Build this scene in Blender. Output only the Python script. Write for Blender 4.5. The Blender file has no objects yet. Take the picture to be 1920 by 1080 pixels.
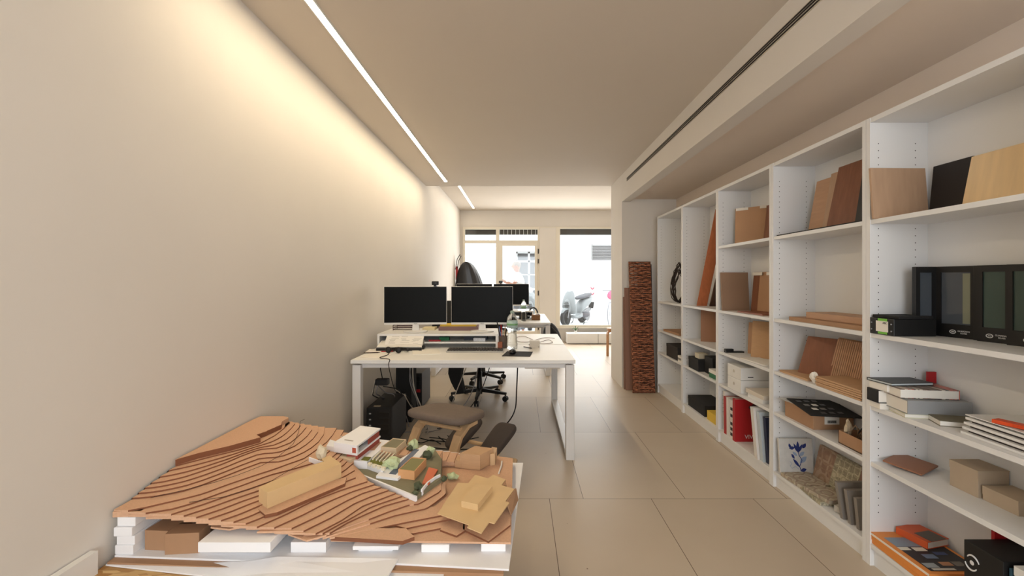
import bpy, bmesh, math, random
from mathutils import Vector, Matrix
random.seed(7)
PI = math.pi
C = bpy.context.scene.collection
SC = bpy.context.scene

# ------------------------------------------------------------------ camera
EYE = 1.286; F = 868.0; CX = 976.0; CY = 526.0
cam_d = bpy.data.cameras.new('camera'); cam = bpy.data.objects.new('camera', cam_d); C.objects.link(cam)
cam.location = (0, 0, EYE); cam.rotation_euler = (PI/2, 0, 0)
cam_d.sensor_width = 36.0; cam_d.lens = F/1920*36.0
cam_d.shift_x = -(CX-960)/1920.0; cam_d.shift_y = -(540-CY)/1920.0
cam_d.clip_start = 0.05; cam_d.clip_end = 200
SC.camera = cam

# ------------------------------------------------------------------ world, lights, exposure
w = bpy.data.worlds.new('world'); SC.world = w; w.use_nodes = True
bg = w.node_tree.nodes['Background']; bg.inputs[0].default_value = (0.93, 0.97, 1.0, 1); bg.inputs[1].default_value = 3.2
SC.view_settings.view_transform = 'Standard'; SC.view_settings.look = 'None'
SC.view_settings.exposure = 0.06; SC.view_settings.gamma = 1.0; SC.view_settings.use_curve_mapping = False
def area(name, loc, rot, sx, sy, power, col):
    l = bpy.data.lights.new(name, 'AREA'); l.shape = 'RECTANGLE'; l.size = sx; l.size_y = sy
    l.energy = power; l.color = col
    o = bpy.data.objects.new(name, l); C.objects.link(o); o.location = loc; o.rotation_euler = rot
    return o
# daylight entering by the big rear opening (behind the camera) and by the shop front
area('rear_window_daylight', (0.4, -2.3, 1.6), (PI/2-.2, 0, 0), 2.2, 1.6, 42, (0.90, 0.95, 1.0))
area('shopfront_daylight', (0.9, 9.62, 1.35), (-PI/2, 0, 0), 3.0, 1.9, 70, (1.0, 0.98, 0.95))
LED = 58.0

# ------------------------------------------------------------------ materials
def lin(c):
    f = lambda v: v/12.92 if v <= 0.04045 else ((v+0.055)/1.055)**2.4
    return tuple(f(x/255.0) for x in c)+(1.0,)
MATS = {}
def mat(name, col, rough=0.6, metal=0.0, var=0.0, scale=8.0, bump=0.0, bscale=60.0, spec=0.5, trans=0.0, ior=1.45, stretch=None, coat=0.0):
    if name in MATS: return MATS[name]
    m = bpy.data.materials.new(name); m.use_nodes = True; nt = m.node_tree; b = nt.nodes['Principled BSDF']
    c = lin(col); b.inputs['Base Color'].default_value = c
    b.inputs['Roughness'].default_value = rough; b.inputs['Metallic'].default_value = metal
    b.inputs['Specular IOR Level'].default_value = spec; b.inputs['Transmission Weight'].default_value = trans
    b.inputs['IOR'].default_value = ior; b.inputs['Coat Weight'].default_value = coat
    tc = nt.nodes.new('ShaderNodeTexCoord'); mp = nt.nodes.new('ShaderNodeMapping')
    nt.links.new(tc.outputs['Object'], mp.inputs[0])
    if stretch: mp.inputs['Scale'].default_value = stretch
    if var > 0:
        n = nt.nodes.new('ShaderNodeTexNoise'); n.inputs['Scale'].default_value = scale; n.inputs['Detail'].default_value = 5
        nt.links.new(mp.outputs[0], n.inputs['Vector'])
        r = nt.nodes.new('ShaderNodeValToRGB'); r.color_ramp.elements[0].position = 0.3; r.color_ramp.elements[1].position = 0.7
        r.color_ramp.elements[0].color = tuple(x*(1-var) for x in c[:3])+(1,)
        r.color_ramp.elements[1].color = tuple(min(1, x*(1+var)) for x in c[:3])+(1,)
        nt.links.new(n.outputs['Fac'], r.inputs[0]); nt.links.new(r.outputs[0], b.inputs['Base Color'])
    if bump > 0:
        n2 = nt.nodes.new('ShaderNodeTexNoise'); n2.inputs['Scale'].default_value = bscale; n2.inputs['Detail'].default_value = 4
        nt.links.new(mp.outputs[0], n2.inputs['Vector'])
        bp = nt.nodes.new('ShaderNodeBump'); bp.inputs['Strength'].default_value = bump; bp.inputs['Distance'].default_value = 0.01
        nt.links.new(n2.outputs['Fac'], bp.inputs['Height']); nt.links.new(bp.outputs[0], b.inputs['Normal'])
    MATS[name] = m; return m
def emis(name, col, s):
    m = bpy.data.materials.new(name); m.use_nodes = True; nt = m.node_tree; nt.nodes.clear()
    o = nt.nodes.new('ShaderNodeOutputMaterial'); e = nt.nodes.new('ShaderNodeEmission')
    e.inputs[0].default_value = col; e.inputs[1].default_value = s; nt.links.new(e.outputs[0], o.inputs[0]); MATS[name] = m; return m
def pane_mat():
    m = bpy.data.materials.new('window_glass'); m.use_nodes = True; nt = m.node_tree; nt.nodes.clear()
    o = nt.nodes.new('ShaderNodeOutputMaterial'); t = nt.nodes.new('ShaderNodeBsdfTransparent'); g = nt.nodes.new('ShaderNodeBsdfGlossy')
    g.inputs['Roughness'].default_value = 0.03; t.inputs[0].default_value = (.97, .985, .98, 1)
    mx = nt.nodes.new('ShaderNodeMixShader'); mx.inputs[0].default_value = 0.05
    nt.links.new(t.outputs[0], mx.inputs[1]); nt.links.new(g.outputs[0], mx.inputs[2]); nt.links.new(mx.outputs[0], o.inputs[0]); return m
def clear_plastic():
    m = bpy.data.materials.new('clear_plastic'); m.use_nodes = True; nt = m.node_tree; nt.nodes.clear()
    o = nt.nodes.new('ShaderNodeOutputMaterial'); t = nt.nodes.new('ShaderNodeBsdfTransparent'); g = nt.nodes.new('ShaderNodeBsdfGlass')
    g.inputs['Roughness'].default_value = 0.05; g.inputs['IOR'].default_value = 1.25; t.inputs[0].default_value = (.9, .92, .9, 1)
    mx = nt.nodes.new('ShaderNodeMixShader'); mx.inputs[0].default_value = 0.55
    nt.links.new(t.outputs[0], mx.inputs[1]); nt.links.new(g.outputs[0], mx.inputs[2]); nt.links.new(mx.outputs[0], o.inputs[0]); return m

plaster = mat('wall_plaster', (226, 220, 212), .85, var=.015, scale=2, bump=.03, bscale=40)
ceil_m = mat('ceiling_paint', (208, 197, 183), .9, var=.01, scale=1.5)
niche_m = mat('niche_light_tint', (230, 216, 202), .88, var=.02, scale=2)  # warmer than the plaster: the niche's light is put into the colour
white = mat('white_laminate', (234, 233, 230), .42, var=.01)
wmetal = mat('white_metal', (226, 224, 222), .4)
frame_m = mat('window_frame_paint', (232, 224, 208), .45)
foam = mat('white_foam', (246, 246, 248), .8)
cork = mat('brown_board', (214, 172, 140), .9, var=.06, scale=160)
card = mat('cardboard', (198, 160, 122), .8, var=.04, scale=20, stretch=(1, 1, 6))
card_l = mat('light_cardboard', (222, 190, 142), .75, var=.03, scale=14)
card_d = mat('brown_cardboard', (172, 134, 102), .8, var=.05, scale=12)
card_g = mat('grey_cardboard', (186, 168, 146), .8, var=.05, scale=10)
black = mat('black_plastic', (22, 22, 23), .45)
blackm = mat('black_matte', (30, 29, 29), .8)
screen = mat('dark_screen', (13, 14, 14), .4, spec=.12)
dgrey = mat('dark_grey_metal', (62, 62, 64), .5)
grey = mat('grey_metal', (140, 140, 142), .35, metal=.8)
fabric = mat('grey_fabric', (118, 105, 95), .95, var=.05, scale=50, bump=.3, bscale=400)
fabric_d = mat('dark_grey_fabric', (72, 64, 60), .95, var=.05, scale=50, bump=.3, bscale=400)
birch = mat('birch_plywood', (205, 172, 132), .5, var=.08, scale=6, stretch=(6, 6, 1))
paper = mat('paper', (236, 232, 224), .85)
red = mat('red_cover', (176, 28, 34), .45)
orange = mat('orange_cover', (230, 146, 70), .5)
yellow = mat('yellow_card', (226, 190, 70), .7)
green = mat('green_card', (30, 110, 66), .6)
gold = mat('pale_gold_veneer', (246, 216, 168), .3, metal=.1, var=.06, scale=4, stretch=(1, 8, 1))
oak = mat('oak_veneer', (190, 150, 118), .55, var=.07, scale=5, stretch=(1, 1, 9))
oak2 = mat('pale_oak_veneer', (186, 154, 126), .55, var=.07, scale=5, stretch=(9, 9, 1))
walnut = mat('walnut_veneer', (134, 86, 62), .5, var=.14, scale=5, stretch=(9, 9, 1))
rustwood = mat('orange_wood', (186, 110, 70), .45, var=.12, scale=5, stretch=(9, 9, .8))
wick = mat('wicker', (184, 120, 88), .7, var=.3, scale=40)
wick_d = mat('dark_wicker', (124, 78, 56), .7, var=.3, scale=40)
glass_m = pane_mat(); plastic = clear_plastic()
greyplast = mat('grey_cloth_cover', (150, 152, 154), .6)

# ------------------------------------------------------------------ mesh helpers
def U(px, py, z):
    """point at height z that the photograph shows at (px, py)"""
    y = (EYE-z)*F/(py-CY); return Vector(((px-CX)/F*y, y, z))
def W(px, py, y): return Vector(((px-CX)/F*y, y, EYE-(py-CY)/F*y))

class MB:
    def __init__(s): s.v = []; s.f = []
    def add(s, vs, fs):
        n = len(s.v); s.v += [Vector(v) for v in vs]; s.f += [tuple(i+n for i in f) for f in fs]; return s
    def box(s, x0, x1, y0, y1, z0, z1):
        return s.add([(x0,y0,z0),(x1,y0,z0),(x1,y1,z0),(x0,y1,z0),(x0,y0,z1),(x1,y0,z1),(x1,y1,z1),(x0,y1,z1)],
                     [(0,3,2,1),(4,5,6,7),(0,1,5,4),(1,2,6,5),(2,3,7,6),(3,0,4,7)])
    def obox(s, c, size, rz=0, rx=0, ry=0):
        M = Matrix.Translation(c) @ Matrix.Rotation(rz, 4, 'Z') @ Matrix.Rotation(ry, 4, 'Y') @ Matrix.Rotation(rx, 4, 'X')
        a, b, d = size[0]/2, size[1]/2, size[2]/2
        t = MB().box(-a, a, -b, b, -d, d); return s.add([M @ v for v in t.v], t.f)
    def prism(s, pts, z0, z1):
        p = [Vector((q[0], q[1])) for q in pts]
        A = sum(p[i].x*p[(i+1) % len(p)].y-p[(i+1) % len(p)].x*p[i].y for i in range(len(p)))
        if A < 0: p = p[::-1]
        n = len(p)
        return s.add([(q.x, q.y, z0) for q in p]+[(q.x, q.y, z1) for q in p],
                     [tuple(range(n))[::-1], tuple(range(n, 2*n))]+[(i, (i+1) % n, (i+1) % n+n, i+n) for i in range(n)])
    def loft(s, a, b):  # two rings of equal size -> closed solid
        n = len(a)
        return s.add(list(a)+list(b), [tuple(range(n))[::-1], tuple(range(n, 2*n))]+[(i, (i+1) % n, (i+1) % n+n, i+n) for i in range(n)])
    def tube(s, pts, r, seg=8, closed=False):
        pts = [Vector(p) for p in pts]; n = len(pts); rs = r if isinstance(r, (list, tuple)) else [r]*n
        base = len(s.v); up = None
        for i, p in enumerate(pts):
            if closed: t = (pts[(i+1) % n]-pts[i-1])
            else: t = pts[min(i+1, n-1)]-pts[max(i-1, 0)]
            if t.length < 1e-9: t = Vector((0, 0, 1))
            t.normalize()
            if up is None: up = Vector((0, 0, 1)) if abs(t.z) < .9 else Vector((1, 0, 0))
            u = up-t*up.dot(t)
            if u.length < 1e-6: u = t.orthogonal()
            u.normalize(); up = u; v = t.cross(u)
            for k in range(seg):
                a = 2*PI*k/seg; s.v.append(p+(u*math.cos(a)+v*math.sin(a))*rs[i])
        m = n if closed else n-1
        for i in range(m):
            for k in range(seg):
                j = (i+1) % n
                s.f.append((base+i*seg+k, base+i*seg+(k+1) % seg, base+j*seg+(k+1) % seg, base+j*seg+k))
        if not closed:
            s.f.append(tuple(base+k for k in range(seg))[::-1]); s.f.append(tuple(base+(n-1)*seg+k for k in range(seg)))
        return s
    def strip(s, pts, w, t, side):  # bent flat strip; side = unit vector of its width
        pts = [Vector(p) for p in pts]; side = Vector(side).normalized(); base = len(s.v); n = len(pts)
        for i, p in enumerate(pts):
            d = (pts[min(i+1, n-1)]-pts[max(i-1, 0)]).normalized(); nn = d.cross(side).normalized()
            for a, b in ((-1,-1),(1,-1),(1,1),(-1,1)): s.v.append(p+side*a*w/2+nn*b*t/2)
        for i in range(n-1):
            for k in range(4): s.f.append((base+i*4+k, base+i*4+(k+1) % 4, base+i*4+4+(k+1) % 4, base+i*4+4+k))
        s.f.append((base+3, base+2, base+1, base)); s.f.append(tuple(base+(n-1)*4+k for k in range(4)))
        return s
    def lathe(s, prof, c=(0,0,0), seg=20, M=None):
        base = len(s.v); c = Vector(c)
        for r, z in prof:
            for k in range(seg):
                a = 2*PI*k/seg; p = Vector((r*math.cos(a), r*math.sin(a), z)); s.v.append((M @ p if M else p)+c)
        for i in range(len(prof)-1):
            for k in range(seg):
                s.f.append((base+i*seg+k, base+i*seg+(k+1) % seg, base+(i+1)*seg+(k+1) % seg, base+(i+1)*seg+k))
        s.f.append(tuple(base+k for k in range(seg))[::-1]); s.f.append(tuple(base+(len(prof)-1)*seg+k for k in range(seg)))
        return s
    def ball(s, c, r, seg=12, rings=8, jit=0.0):
        rx, ry, rz = r if isinstance(r, (tuple, list)) else (r, r, r); base = len(s.v)
        for i in range(rings+1):
            th = PI*i/rings
            for k in range(seg):
                a = 2*PI*k/seg; j = 1+random.uniform(-jit, jit)
                s.v.append(Vector((c[0]+rx*j*math.sin(th)*math.cos(a), c[1]+ry*j*math.sin(th)*math.sin(a), c[2]+rz*j*math.cos(th))))
        for i in range(rings):
            for k in range(seg):
                s.f.append((base+i*seg+k, base+(i+1)*seg+k, base+(i+1)*seg+(k+1) % seg, base+i*seg+(k+1) % seg))
        return s
    def build(s, name, m, parent=None, smooth=False, bevel=0.0, subsurf=0, label=None):
        me = bpy.data.meshes.new(name); vs = s.v; off = Vector((0, 0, 0))
        if parent is None and vs:
            xs = [v.x for v in vs]; ys = [v.y for v in vs]; off = Vector(((min(xs)+max(xs))/2, (min(ys)+max(ys))/2, min(v.z for v in vs)))
        me.from_pydata([tuple(v-off) for v in vs], [], s.f)
        bm = bmesh.new(); bm.from_mesh(me); bmesh.ops.remove_doubles(bm, verts=bm.verts, dist=1e-6)
        bmesh.ops.recalc_face_normals(bm, faces=bm.faces); bm.to_mesh(me); bm.free()
        me.materials.append(m)
        if smooth: me.shade_smooth()
        o = bpy.data.objects.new(name, me); C.objects.link(o); o.location = off
        if parent is not None: attach(o, parent)
        if bevel > 0:
            b = o.modifiers.new('bevel', 'BEVEL'); b.width = bevel; b.segments = 2; b.limit_method = 'ANGLE'
        if subsurf:
            b = o.modifiers.new('sub', 'SUBSURF'); b.levels = subsurf; b.render_levels = subsurf
        if label: o['label'] = label
        return o
WM = {}
def world_of(o):
    M = Matrix.Translation(o.location) @ o.rotation_euler.to_matrix().to_4x4()
    return M
def attach(o, parent):
    o.parent = parent
    if parent.parent is None and parent.type == 'EMPTY': o.matrix_parent_inverse = world_of(parent).inverted()
    elif parent.parent is None: o.matrix_parent_inverse = world_of(parent).inverted()
    else: o.matrix_parent_inverse = Matrix.Identity(4)   # sub-part: its part sits at the thing's own frame
def thing(name, label, cat, loc=(0,0,0), group=None):
    o = bpy.data.objects.new(name, None); C.objects.link(o); o.location = loc; o.empty_display_size = .05
    o['label'] = label; o['category'] = cat
    if group: o['group'] = group
    return o
def tag(o, label, cat, group=None, kind=None):
    o['label'] = label; o['category'] = cat
    if group: o['group'] = group
    if kind: o['kind'] = kind
    return o
def struct(o, label=None):
    o['kind'] = 'structure'
    if label: o['label'] = label
    return o
def kids(o): return [c for c in bpy.data.objects if c.parent == o]
def dup(root, loc, rz=None, label=None, group=None):
    ch = {o: [] for o in bpy.data.objects}
    for o in bpy.data.objects:
        if o.parent: ch[o.parent].append(o)
    def rec(o, par):
        c = o.copy(); C.objects.link(c)
        if par is not None: c.parent = par; c.matrix_parent_inverse = o.matrix_parent_inverse.copy()
        for k in ch[o]: rec(k, c)
        return c
    r = rec(root, None); r.location = loc
    if rz is not None: r.rotation_euler.z = rz
    if label: r['label'] = label
    if group: r['group'] = group
    return r
def B(name, m, x0, x1, y0, y1, z0, z1, label=None, cat=None, parent=None, bevel=0.0, group=None):
    o = MB().box(x0, x1, y0, y1, z0, z1).build(name, m, parent, bevel=bevel)
    if cat: tag(o, label, cat, group)
    elif label: o['label'] = label
    return o
def text(name, s, size, loc, rot, m, parent, ext=0.0004):
    cu = bpy.data.curves.new(name, 'FONT'); cu.body = s; cu.size = size; cu.extrude = ext; cu.align_x = 'CENTER'; cu.align_y = 'CENTER'
    t = bpy.data.objects.new(name, cu); C.objects.link(t); bpy.context.view_layer.update()
    me = bpy.data.meshes.new_from_object(t.evaluated_get(bpy.context.evaluated_depsgraph_get()))
    bpy.data.objects.remove(t); me.materials.clear(); me.materials.append(m)
    R = Matrix.Translation(loc) @ rot.to_4x4(); me.transform(R)
    o = bpy.data.objects.new(name, me); C.objects.link(o); attach(o, parent); return o
def cr_(pts, n=6):
    P = [Vector(p) for p in pts]; out = []
    for i in range(len(P)-1):
        a, b, c, d = P[max(i-1, 0)], P[i], P[i+1], P[min(i+2, len(P)-1)]
        for k in range(n):
            t = k/n; out.append(.5*((2*b)+(c-a)*t+(2*a-5*b+4*c-d)*t*t+(3*b-a-3*c+d)*t**3))
    return out+[P[-1]]
def axes(x, y):  # rotation matrix whose local x,y axes are given
    x = Vector(x).normalized(); y = Vector(y).normalized(); z = x.cross(y)
    return Matrix((x, y, z)).transposed()

# ------------------------------------------------------------------ room shell
XL, XS, XB, XR = -1.272, 1.218, 1.87, 3.4
ZC, ZN, ZC2 = 2.559, 2.262, 2.766
YE, YF, YR = 6.24, 9.78, -2.5

# floor: 0.6 x 1.2 tiles laid in rows across the room, each row offset
def floor_mat():
    m = bpy.data.materials.new('stone_tiles'); m.use_nodes = True; nt = m.node_tree; b = nt.nodes['Principled BSDF']
    b.inputs['Roughness'].default_value = .42; b.inputs['Specular IOR Level'].default_value = .35
    tc = nt.nodes.new('ShaderNodeTexCoord'); sep = nt.nodes.new('ShaderNodeSeparateXYZ'); nt.links.new(tc.outputs['Object'], sep.inputs[0])
    def mth(op, a, c=None, d=None):
        n = nt.nodes.new('ShaderNodeMath'); n.operation = op
        for i, q in enumerate((a, c, d)):
            if q is None: continue
            if isinstance(q, (int, float)): n.inputs[i].default_value = q
            else: nt.links.new(q, n.inputs[i])
        return n.outputs[0]
    ROW, WD, Y0 = 1.192, 0.600, 2.729
    r = mth('DIVIDE', mth('SUBTRACT', sep.outputs['Y'], Y0), ROW); ri = mth('FLOOR', r); rf = mth('SUBTRACT', r, ri)
    # every second row is shifted by a third of a tile
    off = mth('MULTIPLY', mth('FRACT', mth('MULTIPLY', ri, 0.5)), -0.4)
    x = mth('DIVIDE', mth('SUBTRACT', mth('SUBTRACT', sep.outputs['X'], 0.370), mth('MULTIPLY', off, 1.0)), WD)
    xi = mth('FLOOR', x); xf = mth('SUBTRACT', x, xi)
    dx = mth('MULTIPLY', mth('MINIMUM', xf, mth('SUBTRACT', 1.0, xf)), WD)
    dy = mth('MULTIPLY', mth('MINIMUM', rf, mth('SUBTRACT', 1.0, rf)), ROW)
    joint = mth('LESS_THAN', mth('MINIMUM', dx, dy), 0.0016)
    n = nt.nodes.new('ShaderNodeTexNoise'); n.inputs['Scale'].default_value = 1.6; n.inputs['Detail'].default_value = 6
    nt.links.new(tc.outputs['Object'], n.inputs['Vector'])
    wn = nt.nodes.new('ShaderNodeTexWhiteNoise'); wn.noise_dimensions = '2D'
    cb = nt.nodes.new('ShaderNodeCombineXYZ'); nt.links.new(xi, cb.inputs[0]); nt.links.new(ri, cb.inputs[1]); nt.links.new(cb.outputs[0], wn.inputs['Vector'])
    fac = mth('ADD', mth('MULTIPLY', n.outputs['Fac'], .6), mth('MULTIPLY', wn.outputs['Value'], .4))
    rp = nt.nodes.new('ShaderNodeValToRGB'); rp.color_ramp.elements[0].position = .25; rp.color_ramp.elements[1].position = .75
    rp.color_ramp.elements[0].color = lin((188, 172, 152)); rp.color_ramp.elements[1].color = lin((202, 188, 168)); nt.links.new(fac, rp.inputs[0])
    # specks
    vo = nt.nodes.new('ShaderNodeTexVoronoi'); vo.inputs['Scale'].default_value = 4.5; nt.links.new(tc.outputs['Object'], vo.inputs['Vector'])
    sp = mth('LESS_THAN', vo.outputs['Distance'], 0.018)
    mx = nt.nodes.new('ShaderNodeMix'); mx.data_type = 'RGBA'; mx.inputs['B'].default_value = lin((120, 100, 82))
    nt.links.new(sp, mx.inputs['Factor']); nt.links.new(rp.outputs[0], mx.inputs['A'])
    mx2 = nt.nodes.new('ShaderNodeMix'); mx2.data_type = 'RGBA'; mx2.inputs['B'].default_value = lin((92, 72, 54))
    nt.links.new(joint, mx2.inputs['Factor']); nt.links.new(mx.outputs['Result'], mx2.inputs['A']); nt.links.new(mx2.outputs['Result'], b.inputs['Base Color'])
    return m
def flat(name, m, bx, lab=None, obj_origin=True):
    o = MB().box(*bx).build(name, m); 
    return struct(o, lab)
fl = MB().box(-1.6, XR, YR, 9.9, -.12, 0); me = bpy.data.meshes.new('floor'); me.from_pydata([tuple(v) for v in fl.v], [], fl.f); me.materials.append(floor_mat())
fo = bpy.data.objects.new('floor', me); C.objects.link(fo); struct(fo)
struct(MB().box(XL-.2, XL, YR, 9.9, 0, 3.0).build('wall_left', plaster))
struct(MB().box(XL, XS+.1, YR, YE, ZC, 3.0).build('ceiling', ceil_m))
struct(MB().box(XL, XR, YE, 9.9, ZC2, 3.0).build('ceiling_front', ceil_m))
struct(MB().box(XS+.1, XB, YR, 5.56, ZN, 3.0).build('ceiling_niche', niche_m))
struct(MB().box(XB, XB+.2, YR, YE, 0, 3.0).build('wall_right', niche_m))
# pier between niche and front zone, its face carries on as the soffit
struct(MB().box(XS, XB, 5.56, YE-.02, 0, 3.0).box(XB, XR, YE-.25, YE-.02, 0, 3.0).build('wall_pier', plaster))
sf = MB().box(XS, XS+.1, YR, 5.56, 2.232, ZC+.02)
struct(sf.build('wall_soffit', plaster))
struct(MB().box(XR, XR+.2, YE-.25, 9.9, 0, 3.0).build('wall_side_front', plaster))
# rear wall with a wide opening
rw = MB().box(XL, -.95, YR-.15, YR, 0, 3.0).box(1.6, XB+.2, YR-.15, YR, 0, 3.0).box(-.95, 1.6, YR-.15, YR, 2.45, 3.0).box(-.95, 1.6, YR-.15, YR, 0, .4)
struct(rw.build('wall_rear', plaster))
# far (street) wall
X1a, X1b, X2a = -1.22, .40, .74
fw = MB().box(XL, XR, YF, YF+.16, 2.40, 3.0).box(XL, X1a, YF, YF+.16, 0, 2.40).box(X1b-.002, X2a, YF-.05, YF+.16, 0, 2.40).box(X2a, XR, YF, YF+.16, 0, .30)
struct(fw.build('wall_far', plaster))
struct(MB().box(X1b-.5, XR, YF-.022, YF, 2.385, 2.42).build('trim_1', frame_m))
struct(MB().box(X2a, XR, YF-.06, YF+.1, .285, .315).build('trim_2', frame_m))

# linear diffuser in the soffit
dt = thing('slot_diffuser', 'long thin dark slotted air grille running along the soffit above the bookcases', 'air vent', (XS-.002, 2.2, 2.44))
sb = MB(); Y0, Y1 = -1.5, 5.30
sb.box(XS-.004, XS+.001, Y0, Y1, 2.418, 2.462).build('grille_frame', mat('diffuser_paint', (205, 195, 180), .5), dt)
for z in (2.426, 2.440, 2.452): MB().box(XS-.007, XS-.003, Y0+.02, Y1-.02, z-.0035, z+.0035).build('slot', mat('slot_black', (40, 34, 30), .8), dt)
# LED lines
lw = emis('led_warm', (1.0, .82, .56, 1), LED); lw2 = emis('led_warm_dim', (1.0, .84, .62, 1), LED*.38)
for nm, ya, yb, zc, lab in (('led_strip', 1.6, 5.94, ZC, 'long glowing linear light strip recessed in the main ceiling'),
                            ('led_strip', 6.5, 9.45, ZC2, 'short glowing linear light strip in the raised ceiling near the shopfront')):
    t = thing(nm, lab, 'ceiling light', (-.957, (ya+yb)/2, zc), 'linear ceiling lights')
    MB().box(-.974, -.940, ya, yb, zc-.006, zc+.001).build('light_diffuser', lw if zc == ZC else lw2, t)
    MB().box(-.980, -.974, ya, yb, zc-.007, zc+.001).box(-.940, -.934, ya, yb, zc-.007, zc+.001).build('housing', white, t)

# ------------------------------------------------------------------ shopfront: door and windows
fy0, fy1 = YF-.03, YF+.05
def zz(py): return EYE-(py-CY)/F*YF
def xx(px): return (px-CX)/F*YF
win = MB()
win.box(X1a, X1b, fy0, fy1, zz(430), zz(426)).box(X1a, xx(872), fy0, fy1, 0, zz(430)).box(xx(1008), X1b, fy0, fy1, 0, zz(430))
win.box(xx(930), xx(936), fy0, fy1, 0, zz(430)).box(xx(872), xx(930), fy0, fy1, zz(456), zz(451)).box(xx(936), xx(1008), fy0, fy1, zz(456), zz(451)).box(xx(872), xx(930), fy0, fy1, 0, .15)
w1 = struct(win.build('window_1', frame_m, bevel=.004))
MB().box(xx(872), xx(930), YF, YF+.008, zz(451), zz(430)).build('window_pane', glass_m, w1)
MB().box(xx(936), xx(1008), YF, YF+.008, zz(451), zz(430)).build('window_pane', glass_m, w1)
MB().box(xx(872), xx(930), YF, YF+.008, .15, zz(456)).build('window_pane', glass_m, w1)
d1 = struct(MB().box(xx(936), xx(942), fy0-.01, fy1-.01, .01, zz(456)).box(xx(1003), xx(1008), fy0-.01, fy1-.01, .01, zz(456)).box(xx(942), xx(1003), fy0-.01, fy1-.01, zz(461), zz(456)).box(xx(942), xx(1003), fy0-.01, fy1-.01, .01, .22).build('door_1', frame_m, bevel=.004))
MB().box(xx(942), xx(1003), YF, YF+.008, .22, zz(461)).build('door_pane', glass_m, d1)
for a, b in ((467, 476), (486, 494), (545, 554), (610, 618)):
    MB().box(xx(1008.3), xx(1010), fy0-.022, fy0, zz(b), zz(a)).build('hinge', mat('dark_hinge', (48, 42, 36), .5), d1)
MB().tube([(xx(940), fy0-.05, 1.05), (xx(940), fy0-.05, .85)], .011).tube([(xx(940), fy0-.05, 1.03), (xx(940), fy0, 1.03)], .008).build('door_handle', grey, d1)
w2 = struct(MB().box(X2a, xx(1050), fy0, fy1, .315, zz(426)).box(xx(1050), XR, fy0, fy1, zz(429), zz(426)).box(XR-.06, XR, fy0, fy1, .315, zz(429)).box(xx(1050), XR, fy0, fy1, .315, .345).build('window_2', frame_m, bevel=.004))
MB().box(xx(1050), XR-.06, YF, YF+.008, .345, zz(429)).build('window_pane', glass_m, w2)
sh = thing('roller_shutter', 'dark brown rolled shutter box across the top of the right shop window', 'shutter', (2.1, YF+.2, 2.27))
MB().box(.76, XR, YF+.17, YF+.30, 2.275, 2.50).build('shutter_box', mat('dark_brown_metal', (44, 37, 30), .6), sh)
sh = thing('roller_shutter', 'dark shutter slats behind the narrow panes above the door', 'shutter', (-.4, YF+.2, 2.27))
MB().box(-1.25, -.50, YF+.17, YF+.28, 2.275, 2.50).build('shutter_box', mat('dark_brown_metal', (44, 37, 30), .6), sh)
g = MB().box(-.48, .38, YF+.17, YF+.25, 2.275, 2.50); g.build('shutter_box', mat('dark_brown_metal', (44, 37, 30), .6), sh)
for i in range(10): MB().box(-.45+i*.085, -.44+i*.085, YF+.155, YF+.17, 2.275, 2.42).build('slat_joint', wmetal, sh)

# ------------------------------------------------------------------ bookcases
def bc_side_mat():
    m = mat('bookcase_white', (232, 232, 232), .42).copy(); m.name = 'bookcase_drilled'; nt = m.node_tree; b = nt.nodes['Principled BSDF']
    tc = nt.nodes.new('ShaderNodeTexCoord'); sep = nt.nodes.new('ShaderNodeSeparateXYZ'); nt.links.new(tc.outputs['Object'], sep.inputs[0])
    def mth(op, a, c=None):
        n = nt.nodes.new('ShaderNodeMath'); n.operation = op
        for i, q in enumerate((a, c)):
            if q is None: continue
            if isinstance(q, (int, float)): n.inputs[i].default_value = q
            else: nt.links.new(q, n.inputs[i])
        return n.outputs[0]
    fz = mth('FRACT', mth('DIVIDE', sep.outputs['Z'], .032)); dz = mth('MULTIPLY', mth('SUBTRACT', fz, .5), .032)
    res = None
    for xc in (1.577+.038, 1.577+.205):
        d = mth('SUBTRACT', sep.outputs['X'], xc); dd = mth('SQRT', mth('ADD', mth('MULTIPLY', d, d), mth('MULTIPLY', dz, dz)))
        q = mth('LESS_THAN', dd, .0025); res = q if res is None else mth('ADD', res, q)
    gate = mth('MULTIPLY', mth('GREATER_THAN', sep.outputs['Z'], .22), mth('LESS_THAN', sep.outputs['Z'], 1.92)); res = mth('MULTIPLY', res, gate)
    mx = nt.nodes.new('ShaderNodeMix'); mx.data_type = 'RGBA'; mx.inputs['A'].default_value = b.inputs['Base Color'].default_value; mx.inputs['B'].default_value = lin((70, 66, 62))
    nt.links.new(res, mx.inputs['Factor']); nt.links.new(mx.outputs['Result'], b.inputs['Base Color']); return m
bcw = mat('bookcase_white', (232, 232, 232), .42); bcs = bc_side_mat()
bounds = [5.345, 4.52, 3.715, 2.912, 2.113, 1.305]
XF0, XB0 = 1.577, 1.857
SH = [1.56, 1.05, .724, .47]; BOT = .10
labs = ['farthest white bookcase unit, beside the wicker panel, holding a dark wire coil', 'white bookcase unit with the tall orange wooden board leaning in it',
        'middle white bookcase unit with the red book on its lowest shelf', 'white bookcase unit with the patterned tiles on its lowest shelf',
        'nearest white bookcase unit, cut off by the right edge, with black glass sample folders']
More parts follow.
